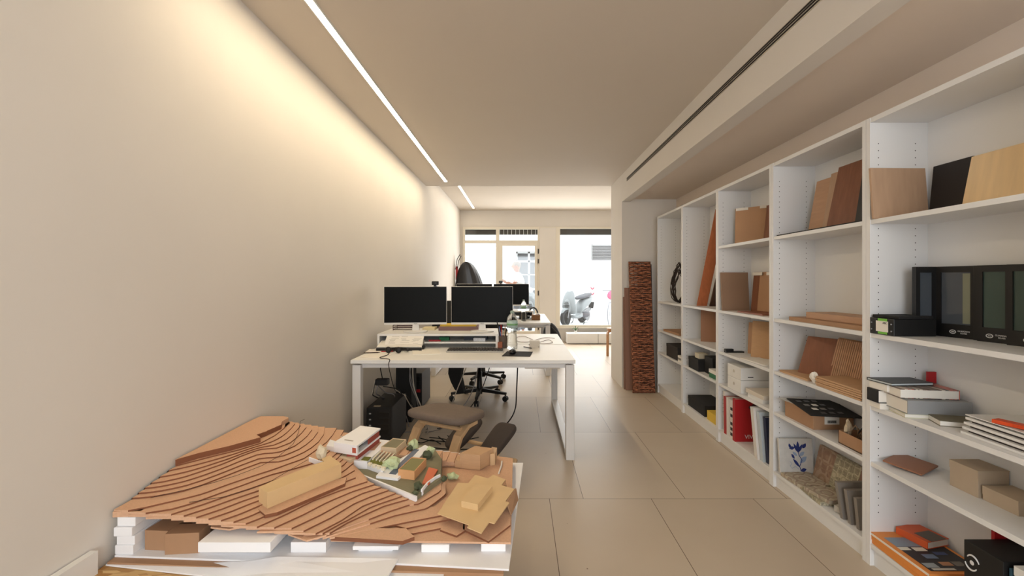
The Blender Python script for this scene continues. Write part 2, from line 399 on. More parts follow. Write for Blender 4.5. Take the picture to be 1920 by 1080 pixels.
for i in range(5):
    y1, y0 = bounds[i], bounds[i+1]; t = thing('bookcase', labs[i], 'bookcase', (XF0+.14, (y0+y1)/2, 0), 'white bookcases along the right wall')
    P = .024
    MB().box(XF0, XB0, y0+.001, y0+P, 0, 2.02).build('side_panel', bcs, t); MB().box(XF0, XB0, y1-P, y1-.001, 0, 2.02).build('side_panel', bcs, t)
    MB().box(XF0+.002, XB0, y0+P, y1-P, 1.998, 2.02).build('top_panel', bcw, t)
    MB().box(XB0-.02, XB0-.012, y0+P, y1-P, .08, 2.0).build('back_panel', bcw, t)
    MB().box(XF0+.002, XB0-.02, y0+P, y1-P, BOT-.02, BOT).build('bottom_panel', bcw, t)
    MB().box(XF0+.018, XF0+.034, y0+P, y1-P, 0, BOT-.02).build('plinth', bcw, t)
    for z in (SH if i >= 2 else SH[1:]): MB().box(XF0+.003, XB0-.02, y0+P, y1-P, z-.02, z).build('shelf', bcw, t)
#SPLIT
# ------------------------------------------------------------------ bench desks
def desk(y0, label, x0=-1.209, x1=.390):
    t = thing('bench_desk', label, 'desk', ((x0+x1)/2, y0+.82, 0), 'white back-to-back bench desks')
    for k in (0, 1):
        MB().box(x0, x1, y0+k*.82, y0+k*.82+.80, .695, .72).build('tabletop', white, t, bevel=.002)
    for xa in (x0+.005, x1-.065):
        ya, yb = y0+.02, y0+1.60
        fr = MB().box(xa, xa+.06, ya, ya+.06, .0, .682).box(xa, xa+.06, yb-.06, yb, .0, .682).box(xa, xa+.06, ya+.06, yb-.06, .01, .045).box(xa, xa+.06, ya+.06, yb-.06, .645, .682)
        fr.build('leg_frame', wmetal, t, bevel=.003)
    for yb_ in (.06, 1.5): MB().box(x0+.06, x1-.06, y0+yb_, y0+yb_+.04, .655, .694).build('cross_beam', wmetal, t)
    MB().box(x1-.36, x1-.10, y0+.10, y0+.17, .64, .69).build('power_strip', mat('beige_plastic', (206, 196, 182), .5), t)
    for q in range(4): MB().lathe([(.017, 0), (.017, .004)], (x1-.33+q*.065, y0+.098, .665), 14, Matrix.Rotation(PI/2, 4, 'X')).build('socket', black, t)
    return t
dk = desk(3.29, 'nearest white bench desk, with a metal loop leg standing on the tiles')
desk(6.22, 'farther white bench desk, standing nearer the shopfront', -1.209, .405)

def riser(y0, y1, label, x0=-1.197, x1=-.190):
    t = thing('monitor_riser', label, 'desk shelf', ((x0+x1)/2, (y0+y1)/2, .72), 'white desk shelves under the monitors')
    MB().box(x0, x1, y0, y1, .822, .84).build('top_board', white, t, bevel=.0015)
    MB().box(x0, x0+.018, y0, y1, .72, .822).build('side_board', white, t); MB().box(x1-.018, x1, y0, y1, .72, .822).build('side_board', white, t)
    MB().box(x0+.018, x1-.018, y0+.02, y1, .757, .770).build('middle_board', white, t)
    MB().box(x0+.018, x1-.018, y1-.012, y1, .77, .822).build('back_board', white, t)
    return t
riser(3.868, 4.33, 'white low desk shelf on the nearest desk carrying two monitors')
riser(6.80, 7.27, 'white low desk shelf on the farther desk carrying two monitors', -1.0, .19)

def monitor(xc, y, rz, label, zb=.84):
    t = thing('monitor', label, 'monitor', (xc, y, zb), 'widescreen monitors with white trim')
    Wd, H = .537, .332; z0 = zb+.063
    def place(mb):
        for i, v in enumerate(mb.v):
            r = Matrix.Rotation(rz, 4, 'Z') @ Vector((v.x, v.y, v.z)); mb.v[i] = Vector((r.x+xc, r.y+y, r.z+zb))
        return mb
    zz0 = .063
    place(MB().box(-Wd/2, Wd/2, 0, .028, zz0, zz0+H)).build('housing', mat('white_gloss_plastic', (228, 226, 222), .3), t, bevel=.003)
    place(MB().box(-Wd/2+.003, Wd/2-.003, -.003, .001, zz0+.019, zz0+H-.003)).build('display', screen, t)
    place(MB().box(-.09, .09, .028, .055, zz0+.08, zz0+.24)).build('rear_cover', mat('white_gloss_plastic', (228, 226, 222), .3), t, bevel=.008)
    place(MB().loft([(-.03, .005, .012), (.03, .005, .012), (.03, .03, .012), (-.03, .03, .012)], [(-.025, .022, .10), (.025, .022, .10), (.025, .045, .10), (-.025, .045, .10)])).build('stand', mat('white_gloss_plastic', (228, 226, 222), .3), t)
    disc = MB().lathe([(.100, 0), (.105, .006), (.10, .011), (.04, .014)], (0, 0, 0), 36)
    for i, v in enumerate(disc.v): disc.v[i] = Vector((v.x, v.y*.85, v.z))
    place(disc).build('base', mat('white_gloss_plastic', (228, 226, 222), .3), t, smooth=True)
    R = (Matrix.Rotation(rz, 3, 'Z') @ axes((1, 0, 0), (0, 0, 1)))
    p = Matrix.Rotation(rz, 4, 'Z') @ Vector((0, -.0012, zz0+.0095)); text('logo', 'ASUS', .012, (p.x+xc, p.y+y, p.z+zb), R, mat('logo_grey', (90, 90, 92), .4), t)
    return t
monitor(-.912, 4.02, math.radians(5), 'black-screened monitor nearest the left wall on the near desk shelf')
monitor(-.335, 4.03, math.radians(1), 'black-screened monitor beside the water bottle on the near desk shelf')
monitor(-.70, 7.00, math.radians(1), 'monitor on the far desk, mostly hidden behind the nearer one')
monitor(-.14, 7.02, math.radians(-1), 'monitor on the far desk in front of the glass door')
def webcam(x, y, z, label):
    t = thing('webcam', label, 'webcam', (x, y, z), 'small black webcams clipped on monitors')
    MB().box(x-.03, x+.03, y-.014, y+.014, z+.012, z+.046).build('camera_body', black, t, bevel=.006)
    MB().lathe([(.009, 0), (.008, .004)], (x+.006, y-.013, z+.029), 16, Matrix.Rotation(PI/2, 4, 'X')).build('lens', mat('lens_glass', (70, 72, 76), .1), t)
    MB().box(x-.012, x+.012, y-.016, y+.03, z, z+.012).build('clip', black, t)
webcam(-.742, 4.03, 1.235, 'black webcam clipped on the near monitor beside the left wall')
webcam(-.30, 7.03, 1.236, 'black webcam clipped on the far monitor in front of the door')
# monitor turned towards the far side of the near desk
t = thing('monitor', 'dark back of a low monitor seen in the gap between the two near screens', 'monitor', (-.62, 4.55, .72))
MB().box(-.86, -.36, 4.50, 4.53, .80, 1.09).build('housing', black, t, bevel=.004); MB().box(-.64, -.58, 4.53, 4.55, .73, .9).build('stand', black, t); MB().box(-.72, -.50, 4.45, 4.62, .72, .732).build('base', black, t)

# ------------------------------------------------------------------ things on the near desk
DZ = .72
def pt(px, py, z=DZ): return U(px, py, z)
kb = thing('keyboard', 'black keyboard lying in front of the near desk shelf', 'keyboard', (-.36, 3.72, DZ))
MB().box(-.585, -.135, 3.635, 3.775, DZ, DZ+.012).build('keyboard_body', mat('silver_plastic', (168, 164, 158), .4), kb, bevel=.003)
ks = MB()
for r in range(6):
    for c in range(19 if r else 16):
        if r == 5 and 4 <= c <= 9: continue
        ks.box(-.577+c*.0231, -.577+c*.0231+.019, 3.762-r*.0208, 3.762-r*.0208+.0, DZ, DZ) if False else ks.box(-.577+c*.0231, -.577+c*.0231+.019, 3.752-r*.0212, 3.752-r*.0212+.0175, DZ+.010, DZ+.021)
ks.box(-.485, -.35, 3.645, 3.6635, DZ+.010, DZ+.021)
ks.build('keys', mat('key_plastic', (52, 46, 42), .5), kb)
mp = MB().prism([pt(941, 668), pt(994, 669), pt(999, 660), pt(951, 659)], DZ, DZ+.003).build('mouse_pad', blackm); tag(mp, 'black mouse pad near the right end of the near desk', 'mouse pad')
p = pt(961, 664)
mo = thing('computer_mouse', 'round black computer mouse on the mouse pad', 'mouse', (p.x, p.y, DZ+.003))
MB().ball((p.x, p.y, DZ+.018), (.029, .045, .020), 16, 10).build('mouse_body', black, mo, smooth=True); MB().box(p.x-.004, p.x+.004, p.y-.035, p.y-.02, DZ+.030, DZ+.037).build('scroll_wheel', dgrey, mo)
def bottle(x, y, z, h, r, label):
    t = thing('water_bottle', label, 'bottle', (x, y, z), 'clear plastic water bottles')
    k = h/.316; q = r/.044
    prof = [(.030, .0), (.042, .008), (.043, .05), (.039, .06), (.043, .07), (.039, .085), (.042, .10), (.038, .115), (.034, .135), (.040, .16), (.044, .175), (.044, .24), (.040, .262), (.028, .283), (.014, .296), (.014, .304)]
    MB().lathe([(a*q, b*k) for a, b in prof], (x, y, z), 28).build('bottle_body', plastic, t, smooth=True)
    lm = mat('bottle_label', (176, 200, 196), .5, var=.15, scale=30)
    MB().lathe([(.0446*q, .18*k), (.0448*q, .236*k)], (x, y, z), 28).build('paper_label', lm, t, smooth=True)
    MB().lathe([(.0445*q*.9, .2*k), (.0452*q, .2*k), (.0452*q, .215*k)], (x, y, z), 28).build('label_band', mat('label_green', (120, 170, 120), .5), t, smooth=True)
    MB().lathe([(.016*q, .298*k), (.016*q, h), (.012*q, h+.002)], (x, y, z), 20).build('cap', mat('cap_white', (150, 170, 160), .4), t)
bottle(-.068, 3.80, DZ, .316, .044, 'large clear plastic water bottle standing on the near desk beside the mouse pad')
p = pt(982, 602.5); bottle(p.x, p.y, DZ, .30, .038, 'clear plastic water bottle standing on the far desk')
# pen cup
cx, cy = -.147, 3.905
pc = thing('pen_cup', 'dark wire-mesh cup crowded with pens beside the desk shelf', 'pen holder', (cx, cy, DZ))
MB().lathe([(.034, 0), (.038, .10), (.036, .10), (.032, .004)], (cx, cy, DZ), 24).build('cup', mat('brown_mesh', (98, 84, 74), .6), pc)
for k, (dx, dy, l, m) in enumerate([(-.03, 0, .20, black), (-.012, .01, .19, red), (.0, -.01, .17, dgrey), (.012, .008, .18, birch), (.02, -.004, .16, black), (-.02, -.012, .18, mat('blue_plastic', (60, 80, 140), .5)), (-.035, .012, .22, black)]):
    o = MB().tube([(cx+dx*.4, cy+dy*.4, DZ+.006), (cx+dx*1.5, cy+dy*1.4, DZ+l)], .004, 8).build('pen', m); tag(o, ['black pen leaning far left in the mesh cup', 'red pen in the mesh cup', 'dark grey pencil upright in the mesh cup', 'bare wooden pencil in the mesh cup', 'black marker on the right of the mesh cup', 'blue pen in the mesh cup', 'longest black ruler-like pen in the mesh cup'][k], 'pen', 'pens in the wire cup')
B('small_box', mat('terracotta_box', (160, 96, 70), .7), -.187, -.15, 3.79, 3.86, DZ, DZ+.055, 'small reddish box against the end of the desk shelf', 'box')
# papers, laptop, headset, pens
lp = thing('laptop', 'closed black laptop lying under loose papers on the near desk', 'laptop', (-.98, 3.84, DZ))
MB().obox((-.985, 3.80, DZ+.018), (.36, .16, .024), math.radians(3), math.radians(6)).build('laptop_body', black, lp, bevel=.004)
MB().tube([(-.80, 3.77, DZ+.018), (-.80, 3.80, DZ+.02), (-.80, 3.82, DZ+.02)], .016, 10).build('adapter_plug', black, lp)
for k, (px0, pz, rz, rx, w_, lab) in enumerate([(-.985, .040, 2, 12, .36, 'thick pad of white paper on the closed laptop'), (-.96, .075, 1, 38, .31, 'printed white sheet leaning into the desk shelf above the paper pad')]):
    if k == 1:
        pass
    o = MB().obox((px0, 3.825+k*.01, DZ+pz), (w_, .16 if k == 0 else .11, .012 if k == 0 else .003), math.radians(rz), math.radians(rx)).build('paper_stack' if k == 0 else 'printed_sheet', paper); tag(o, lab, 'paper')
pl_ = MB(); M_ = Matrix.Translation((-.96, 3.835, DZ+.075)) @ Matrix.Rotation(math.radians(1), 4, 'Z') @ Matrix.Rotation(math.radians(38), 4, 'X'); rl = random.Random(4)
for i in range(9):
    for j in range(3):
        if rl.random() < .35: continue
        x_ = -.13+.095*j+rl.uniform(0, .02); b_ = MB().box(x_, x_+rl.uniform(.03, .07), .045-.011*i, .0465-.011*i, .0016, .0021); pl_.add([M_ @ v for v in b_.v], b_.f)
pl_.build('printed_lines', mat('print_grey', (120, 118, 116), .8), o)
a = MB().prism([pt(682, 662.5), pt(727, 663.5), pt(733, 655), pt(693, 655)], DZ, DZ+.002).build('paper_sheet', paper); tag(a, 'white sheet at the left corner of the near desk under a dark pen', 'paper')
a = MB().prism([pt(675, 671), pt(723, 671.5), pt(735, 663.5), pt(690, 663)], DZ, DZ+.0015).build('paper_sheet', paper); tag(a, 'white sheet at the very front left corner of the near desk', 'paper')
a = MB().prism([pt(774, 665.5), pt(826, 664), pt(822, 655), pt(772, 655.5)], DZ, DZ+.004).build('envelope', paper); tag(a, 'creased cream envelope with a small dark stamp beside the keyboard', 'envelope')
MB().prism([pt(785, 658.5), pt(791, 658.5), pt(790, 656), pt(785, 656)], DZ+.004, DZ+.0045).build('stamp', dgrey, a)
def pen(p0, p1, m, label, r=.004, cat='pen'):
    a_, b_ = pt(*p0), pt(*p1); a_.z = b_.z = DZ+r+.002
    t = thing('pen', label, cat, tuple((a_+b_)/2)); d = (b_-a_)
    MB().tube([a_, a_+d*.86], r, 8).build('pen_barrel', m, t); MB().tube([a_+d*.86, b_], [r, .0008], 8).build('pen_tip', dgrey, t)
pen((682, 663), (713, 662.2), mat('dark_brown_plastic', (60, 34, 30), .4), 'dark brown pen on the white sheet at the left of the near desk')
pen((715, 660.5), (741, 660), red, 'red pen under the headset on the near desk')
pen((982, 651.5), (998, 654.5), black, 'shorter dark pen right of the mouse pad')
pen((992, 647.5), (1011, 652), black, 'longer dark pen in front of the small white box')
hs = thing('headset', 'black headset with two round ear pads lying on the near desk', 'headset', (-.86, 3.72, DZ))
q0, q1 = pt(728, 662), pt(747, 662.5)
for q in (q0, q1): MB().lathe([(.010, -.010), (.023, -.008), (.025, .0), (.020, .010), (.01, .012)], (q.x, q.y, DZ+.026), 20, Matrix.Rotation(PI/2, 4, 'X')).build('ear_pad', black, hs, smooth=True)
q2 = pt(770, 657)
MB().tube([q1+Vector((.02, 0, .03)), q1+Vector((.06, .03, .022)), q2+Vector((-.02, 0, .012)), q2+Vector((.02, -.02, .008))], .006, 8).tube([q0+Vector((0, .02, .03)), q0+Vector((.05, .08, .03)), q1+Vector((.04, .06, .03)), q2+Vector((-.02, 0, .012))], .006, 8).build('headband', black, hs)
cable_m = mat('cable_black', (24, 22, 22), .6); cable_g = mat('cable_grey', (130, 126, 126), .6); cable_w = mat('cable_white', (196, 186, 172), .6)
MB().tube(cr_([q0+Vector((0, 0, .01)), q0+Vector((.03, -.12, .006)), q0+Vector((.01, -.25, .006)), (-.935, 3.30, DZ+.004), (-.935, 3.28, DZ-.03), (-.93, 3.32, .60), (-.93, 3.42, .48), (-.95, 3.6, .42)]), .0028, 8).build('cord', cable_m, hs)
# clutter on the riser
RZ = .84
ry = thing('letter_tray', 'dark wire letter tray on the near desk shelf behind the left monitor', 'letter tray', (-1.02, 4.20, RZ))
for z in (.008, .026, .046): MB().tube([(-1.14, 4.14, RZ+z), (-.96, 4.14, RZ+z), (-.96, 4.28, RZ+z), (-1.14, 4.28, RZ+z)], .003, 6, True).build('wire_frame', mat('dark_red_metal', (66, 34, 40), .5), ry)
for x in (-1.14, -.96):
    for y in (4.14, 4.28): MB().tube([(x, y, RZ), (x, y, RZ+.05)], .003, 6).build('post', mat('dark_red_metal', (66, 34, 40), .5), ry)
B('folder', yellow, -.72, -.40, 4.14, 4.30, RZ+.036, RZ+.05, 'yellow folder on top of the papers behind the right near monitor', 'folder')
B('folder', mat('mauve_folder', (134, 104, 100), .7), -.73, -.38, 4.12, 4.31, RZ, RZ+.036, 'mauve stack of folders beneath the yellow folder', 'folder')
B('notepad', mat('cream_paper', (226, 212, 170), .8), -.88, -.77, 4.15, 4.28, RZ, RZ+.022, 'cream notepad behind the left monitor stand', 'notepad')
B('green_eraser', green, -.70, -.615, 3.98, 4.03, .77, .798, 'green rectangular eraser box inside the near desk shelf', 'box')
B('marker', red, -.78, -.68, 3.93, 3.945, .77, .782, 'red and white marker lying inside the near desk shelf', 'marker')
B('storage_box', mat('slate_box', (54, 58, 66), .6), -.49, -.29, 4.02, 4.14, .77, .818, 'dark slate box inside the right half of the near desk shelf', 'box')
B('tissue_pack', mat('tissue_white', (222, 222, 222), .8, var=.2, scale=60), -.40, -.30, 3.93, 4.0, .77, .796, 'crumpled white tissue pack in front of the slate box in the desk shelf', 'tissues')
# rear half of near desk
p = pt(1003, 651)
B('charger_block', mat('cream_plastic', (205, 196, 182), .5), p.x-.045, p.x+.04, p.y-.02, p.y+.05, DZ, DZ+.055, 'small cream charger block with looping cables on the near desk', 'charger')
ck = thing('cable', 'thin brown cable looping around the cream charger block', 'cable', (p.x, p.y, DZ))
MB().tube(cr_([pt(1003, 640)+Vector((0, 0, .004)), pt(985, 632)+Vector((0, 0, .004)), pt(970, 633)+Vector((0, 0, .004)), pt(968, 640)+Vector((0, 0, .004)), pt(990, 642)+Vector((0, 0, .004)), pt(1020, 634)+Vector((0, 0, .004)), pt(1040, 635)+Vector((0, 0, .004))]), .0022, 6).build('cord', mat('cable_brown', (120, 92, 72), .6), ck)
MB().tube(cr_([pt(1010, 643)+Vector((0, 0, .004)), pt(1028, 638)+Vector((0, 0, .004)), pt(1036, 643)+Vector((0, 0, .004)), pt(1020, 645)+Vector((0, 0, .004)), pt(1008, 644)+Vector((0, 0, .004))]), .0022, 6).build('cord', mat('cable_brown', (120, 92, 72), .6), ck)
# things on the far desk
B('wicker_basket', mat('basket', (130, 92, 60), .8, var=.4, scale=90), .16, .28, 6.62, 6.78, DZ, DZ+.07, 'small brown woven basket on the far desk behind the bottle', 'basket')
p = pt(1009, 598); o = MB().ball((p.x, p.y, DZ+.035), (.035, .03, .035), 10, 6, .15).build('pine_cone', mat('dark_brown_knot', (70, 50, 38), .9)); tag(o, 'dark brown knobbly cone beside the woven basket', 'ornament')
o = thing('headphones', 'grey and white headphones standing behind the woven basket', 'headphones', (.20, 6.95, DZ))
MB().tube([(.12+.07*(1-math.cos(a)), 6.92, DZ+.05+.11*math.sin(a)) for a in [PI*i/10 for i in range(11)]], .012, 8).build('headband', dgrey, o, smooth=True)
MB().ball((.12, 6.92, DZ+.045), (.028, .03, .045)).build('ear_pad', black, o, smooth=True); MB().ball((.26, 6.92, DZ+.045), (.028, .03, .045)).build('ear_pad', wmetal, o, smooth=True)
B('storage_box', blackm, -.02, .10, 6.72, 6.9, DZ, DZ+.1, 'small black box behind the far water bottle', 'box')

# ------------------------------------------------------------------ under the desk
def tower(x0, x1, y0, y1, h, label, front=4):
    t = thing('computer_tower', label, 'computer', ((x0+x1)/2, (y0+y1)/2, 0), 'black computer towers under the desk')
    MB().box(x0, x1, y0+.02, y1, .012, h).build('case', dgrey if front == 2 else mat('tower_black', (30, 30, 32), .5), t, bevel=.004)
    MB().box(x0, x1, y0, y0+.02, .012, h).build('front_panel', black, t, bevel=.004)
    for k in range(front):
        MB().box(x0+.09*(x1-x0)/.19, x1-.02, y0-.002, y0, h-.035-.045*k-.03, h-.035-.045*k).build('drive_bay', mat('bay_black', (16, 16, 17), .3), t)
        MB().box(x0+.02, x0+.035, y0-.002, y0, h-.05-.045*k, h-.04-.045*k).build('button', mat('button_silver', (170, 170, 170), .4), t)
    for xx_ in (x0+.03, x1-.03):
        for yy_ in (y0+.05, y1-.05): MB().lathe([(.012, 0), (.012, .013)], (xx_, yy_, 0), 10).build('foot', black, t)
    return t
t1 = tower(-1.165, -.975, 3.50, 3.95, .325, 'lower black computer tower at the left, nearest the kneeling chair')
MB().box(-1.12, -1.07, 3.53, 3.55, .325, .329).build('sticker', mat('beige_sticker', (200, 180, 150), .7), t1, label='small beige sticker')
t2 = tower(-1.165, -.985, 4.62, 5.05, .36, 'grey computer tower standing deeper under the desk against the wall', 2)
MB().box(-1.07, -1.0, 4.617, 4.621, .17, .20).build('sticker', red, t2, label='red sticker')
B('printed_bag', blackm, -1.13, -.99, 4.20, 4.40, 0, .58, 'dark tall box standing between the two computer towers', 'box')
def cab(name, pts, m, r, label, grp=None):
    # smooth catmull-rom through the points
    P = [Vector(p) for p in pts]; out = []
    for i in range(len(P)-1):
        a, b, c, d = P[max(i-1, 0)], P[i], P[i+1], P[min(i+2, len(P)-1)]
        for k in range(6):
            s_ = k/6; out.append(.5*((2*b)+(c-a)*s_+(2*a-5*b+4*c-d)*s_*s_+(3*b-a-3*c+d)*s_**3))
    out.append(P[-1])
    o = MB().tube(out, r, 8).build(name, m, smooth=True); tag(o, label, 'cable', grp)
G = 'cables under the near desk'
cab('power_cable', [(-.02, 3.6, .69), (-.03, 3.6, .45), W(965, 770, 3.7), W(945, 800, 3.6), (-.30, 3.5, .03), (-.55, 3.5, .012), (-.85, 3.6, .012), (-.95, 3.7, .012)], cable_m, .005, 'long black cable hanging near the right leg and curving across the floor', G)
for k, (xa, ya, xm, ym, zm, xb, yb, m) in enumerate([(-.92, 3.9, -.93, 3.9, .5, -.86, 4.0, cable_g), (-.90, 3.9, -.92, 3.85, .45, -.80, 4.0, cable_g), (-.91, 3.92, -.90, 3.9, .4, -.78, 3.9, cable_w), (-.40, 3.9, -.55, 4.1, .35, -.75, 4.2, cable_w), (-.22, 4.0, -.35, 4.3, .3, -.6, 4.1, cable_m), (-.34, 4.0, -.42, 4.1, .33, -.68, 4.0, cable_g)]):
    cab('data_cable', [(xa, ya, .69), (xm, ym, zm), ((xm+xb)/2+.02, (ym+yb)/2, zm*.45), (xb, yb, .01), (xb-.12, yb-.1, .008)], m, .0042, ['grey cable dropping straight behind the towers, leftmost of its bundle', 'grey cable dropping beside the leftmost one and bending right', 'pale cable in front of the grey pair behind the towers', 'pale cable slanting down past the office chair column', 'thin black cable slanting down from the middle of the desk', 'grey cable slanting down to the floor behind the kneeling chair'][k], G)
for k in range(7):
    a = random.uniform(-.10, .10)
    cab('data_cable', [(-1.09+a*.4, 3.62, .47+random.uniform(-.03, .05)), (-1.02+a, 3.66+k*.03, .44-.02*k), (-.98+a*.6, 3.75, .36), (-1.0+a, 3.97, .30-.02*k), (-.93+a, 4.03, .12), (-.88+a*1.2, 4.02, .012)] if k % 2 else [(-1.11+a*.3, 3.62, .50), (-1.13+a*.2, 3.60, .42), (-1.135+a*.4, 3.68, .37), (-1.12+a*.5, 3.98, .25)], (cable_g, cable_m, cable_w)[k % 3], .0042, 'tangled cable above the nearest computer tower', 'tangle of cables above the nearest computer tower')
sp = thing('power_adapter', 'black adapter cluster hanging above the nearest computer tower', 'power adapter', (-1.08, 3.62, .45))
MB().box(-1.13, -1.03, 3.59, 3.65, .47, .52).build('adapter_body', black, sp, bevel=.008); MB().tube([(-1.08, 3.62, .52), (-1.09, 3.6, .60), (-1.06, 3.58, .69)], .004).build('cord', cable_m, sp)
for k in range(5):
    x = -.78+k*.07
    cab('data_cable', [(x-.1, 3.72+.02*k, .012), (x, 3.62+.05*(k % 3), .016), (x+.07, 3.70-.03*(k % 2), .012), (x+.16, 3.60+.04*k, .014)], cable_m, .004, 'black cable coiled on the floor behind the kneeling chair', 'black cables coiled on the floor under the near desk')

# ------------------------------------------------------------------ office chairs
def office_chair(label, x, y, rz):
    t = thing('office_chair', label, 'office chair', (0, 0, 0), 'black five-star office chairs')
    MB().lathe([(.03, .06), (.035, .10), (.03, .14), (.025, .30), (.018, .30), (.018, .42)], (0, 0, 0), 18).build('column', black, t, smooth=True)
    for k in range(5):
        a = 2*PI*k/5+.3; d = Vector((math.cos(a), math.sin(a), 0)); s = Vector((-math.sin(a), math.cos(a), 0))
        MB().loft([d*.02+s*.025+Vector((0, 0, .085)), d*.02-s*.025+Vector((0, 0, .085)), d*.02-s*.025+Vector((0, 0, .125)), d*.02+s*.025+Vector((0, 0, .125))],
                  [d*.31+s*.016+Vector((0, 0, .07)), d*.31-s*.016+Vector((0, 0, .07)), d*.31-s*.016+Vector((0, 0, .095)), d*.31+s*.016+Vector((0, 0, .095))]).build('base_arm', black, t, bevel=.005)
        c = MB(); R = Matrix.Rotation(a, 4, 'Z') @ Matrix.Rotation(PI/2, 4, 'X')
        for o_ in (-.014, .014): c.lathe([(.018, -.009), (.029, -.007), (.029, .007), (.018, .009)], d*.30+s*o_+Vector((0, 0, .03)), 16, R)
        c.tube([d*.30+Vector((0, 0, .03)), d*.30+Vector((0, 0, .075))], .008)
        c.build('caster', black, t, smooth=False)
    MB().box(-.10, .10, -.10, .10, .40, .44).build('seat_mechanism', black, t, bevel=.01)
    MB().ball((0, 0, .475), (.25, .245, .045), 24, 8).build('seat', blackm, t, smooth=True)
    bk = MB().ball((0, 0, 0), (.215, .03, .26), 24, 12)
    for i, v in enumerate(bk.v): bk.v[i] = Vector((v.x, v.y-.27-.35*v.x*v.x+.05, v.z+.78))
    bk.build('backrest', blackm, t, smooth=True)
    MB().strip([(0, -.05, .42), (0, -.22, .43), (0, -.27, .50), (0, -.265, .70)], .06, .014, (1, 0, 0)).build('back_support', black, t)
    for sx in (-1, 1):
        ar = MB().tube([(sx*.12, 0, .43), (sx*.27, 0, .45), (sx*.29, 0, .55), (sx*.29, 0, .64)], .014, 8).build('armrest', black, t)
        MB().box(sx*.29-.03, sx*.29+.03, -.11, .11, .64, .665).build('arm_pad', black, ar, bevel=.008)
    t.location = (x, y, 0); t.rotation_euler.z = rz; return t
oc = office_chair('black office chair on five casters, the nearer of the two under the desks', -.445, 5.02, PI)
dup(oc, (-.48, 5.92, 0), .25, 'black office chair on five casters, the farther one, below the far desk')
cl = MB()
pr = [(-.74, .40), (-.745, .33), (-.72, .25), (-.68, .17), (-.63, .12), (-.585, .13), (-.60, .20), (-.62, .29), (-.60, .40)]
cl.loft([(x, 4.74, z) for x, z in pr], [(x+.02, 4.82, z+.01) for x, z in pr])
jk = cl.build('jacket', blackm, bevel=.01); tag(jk, 'black garment hanging down from the nearer office chair seat', 'jacket')

# ------------------------------------------------------------------ kneeling chair
kc = thing('kneeling_chair', 'kneeling chair with grey cushions and bent birch runners beside the model', 'kneeling chair', (0, 0, 0))
def pad(cx, cz, wx, wy, th, tilt, name, m, taper=0.0):
    b = MB().ball((0, 0, 0), (1, 1, 1), 28, 14)
    for i, v in enumerate(b.v):
        f = lambda q: math.copysign(abs(q)**.45, q)
        x, y, z = f(v.x), f(v.y), math.copysign(abs(v.z)**.6, v.z)
        y *= 1+taper*x
        p = Matrix.Rotation(tilt, 4, 'Y') @ Vector((x*wx/2, y*wy/2, z*th/2))
        b.v[i] = p+Vector((cx, wy_off[0], cz))
    return b.build(name, m, kc, smooth=True)
wy_off = [0]
pad(0, .505, .32, .41, .06, math.radians(4), 'seat', fabric, -.05)
for s in (-1, 1):
    wy_off[0] = s*.135
    pad(.335, .275, .30, .15, .05, math.radians(-24), 'knee_pad', fabric_d, .1)
for s in (-1, 1):
    y = s*.15
    MB().strip([(.06, y, .468), (-.02, y, .462), (-.09, y, .42), (-.15, y, .32), (-.175, y, .18), (-.13, y, .06), (0, y, .022), (.2, y, .016), (.40, y, .024), (.47, y, .05), (.51, y, .10)], .055, .024, (0, 1, 0)).build('runner', birch, kc, bevel=.004)
    MB().strip([(.22, y, .03), (.25, y, .12), (.31, y, .22), (.40, y, .275)], .04, .022, (0, 1, 0)).build('knee_support', birch, kc, bevel=.003)
MB().tube([(.31, -.15, .235), (.31, .15, .235)], .013, 10).build('cross_bar', birch, kc); MB().tube([(-.06, -.15, .452), (-.06, .15, .452)], .013, 10).build('cross_bar', birch, kc)
kc.location = (-.43, 2.72, 0); kc.rotation_euler.z = math.radians(60)
#SPLIT
# ------------------------------------------------------------------ work table in front
def osb_mat():
    m = mat('osb_board', (202, 164, 106), .75, var=.08, scale=5).copy(); m.name = 'osb_strands'; nt = m.node_tree; b = nt.nodes['Principled BSDF']
    tc = nt.nodes.new('ShaderNodeTexCoord'); mp = nt.nodes.new('ShaderNodeMapping'); mp.inputs['Scale'].default_value = (14, 45, 1); mp.inputs['Rotation'].default_value = (0, 0, .5)
    v = nt.nodes.new('ShaderNodeTexVoronoi'); v.inputs['Scale'].default_value = 1.6; nt.links.new(tc.outputs['Object'], mp.inputs[0]); nt.links.new(mp.outputs[0], v.inputs['Vector'])
    r = nt.nodes.new('ShaderNodeValToRGB'); r.color_ramp.elements[0].color = lin((170, 122, 66)); r.color_ramp.elements[1].color = lin((228, 196, 140))
    s = nt.nodes.new('ShaderNodeSeparateColor'); nt.links.new(v.outputs['Color'], s.inputs[0]); nt.links.new(s.outputs[0], r.inputs[0]); nt.links.new(r.outputs[0], b.inputs['Base Color']); return m
wt = thing('work_table', 'low trestle table with a strand-board top under the landscape model', 'table', (-.65, 1.6, 0))
MB().prism([U(150, 1095, .422), (-1.262, 1.16), (-1.262, 2.26), (-.12, 2.26), (-.12, 1.15)], .404, .422).build('tabletop', osb_mat(), wt)
for x in (-1.16, -.22):
    for y in (1.28, 2.14): MB().box(x-.025, x+.025, y-.025, y+.025, 0, .357).build('leg', birch, wt)
    MB().box(x-.03, x+.03, 1.22, 2.20, .357, .404).build('rail', birch, wt)
o = MB().prism([(-1.25, 1.40), (-.62, 1.36), (-.62, 2.2), (-1.25, 2.2)], .422, .434).build('corrugated_board', card_d); tag(o, 'brown board lying between the table top and the white sheet on the left', 'board')
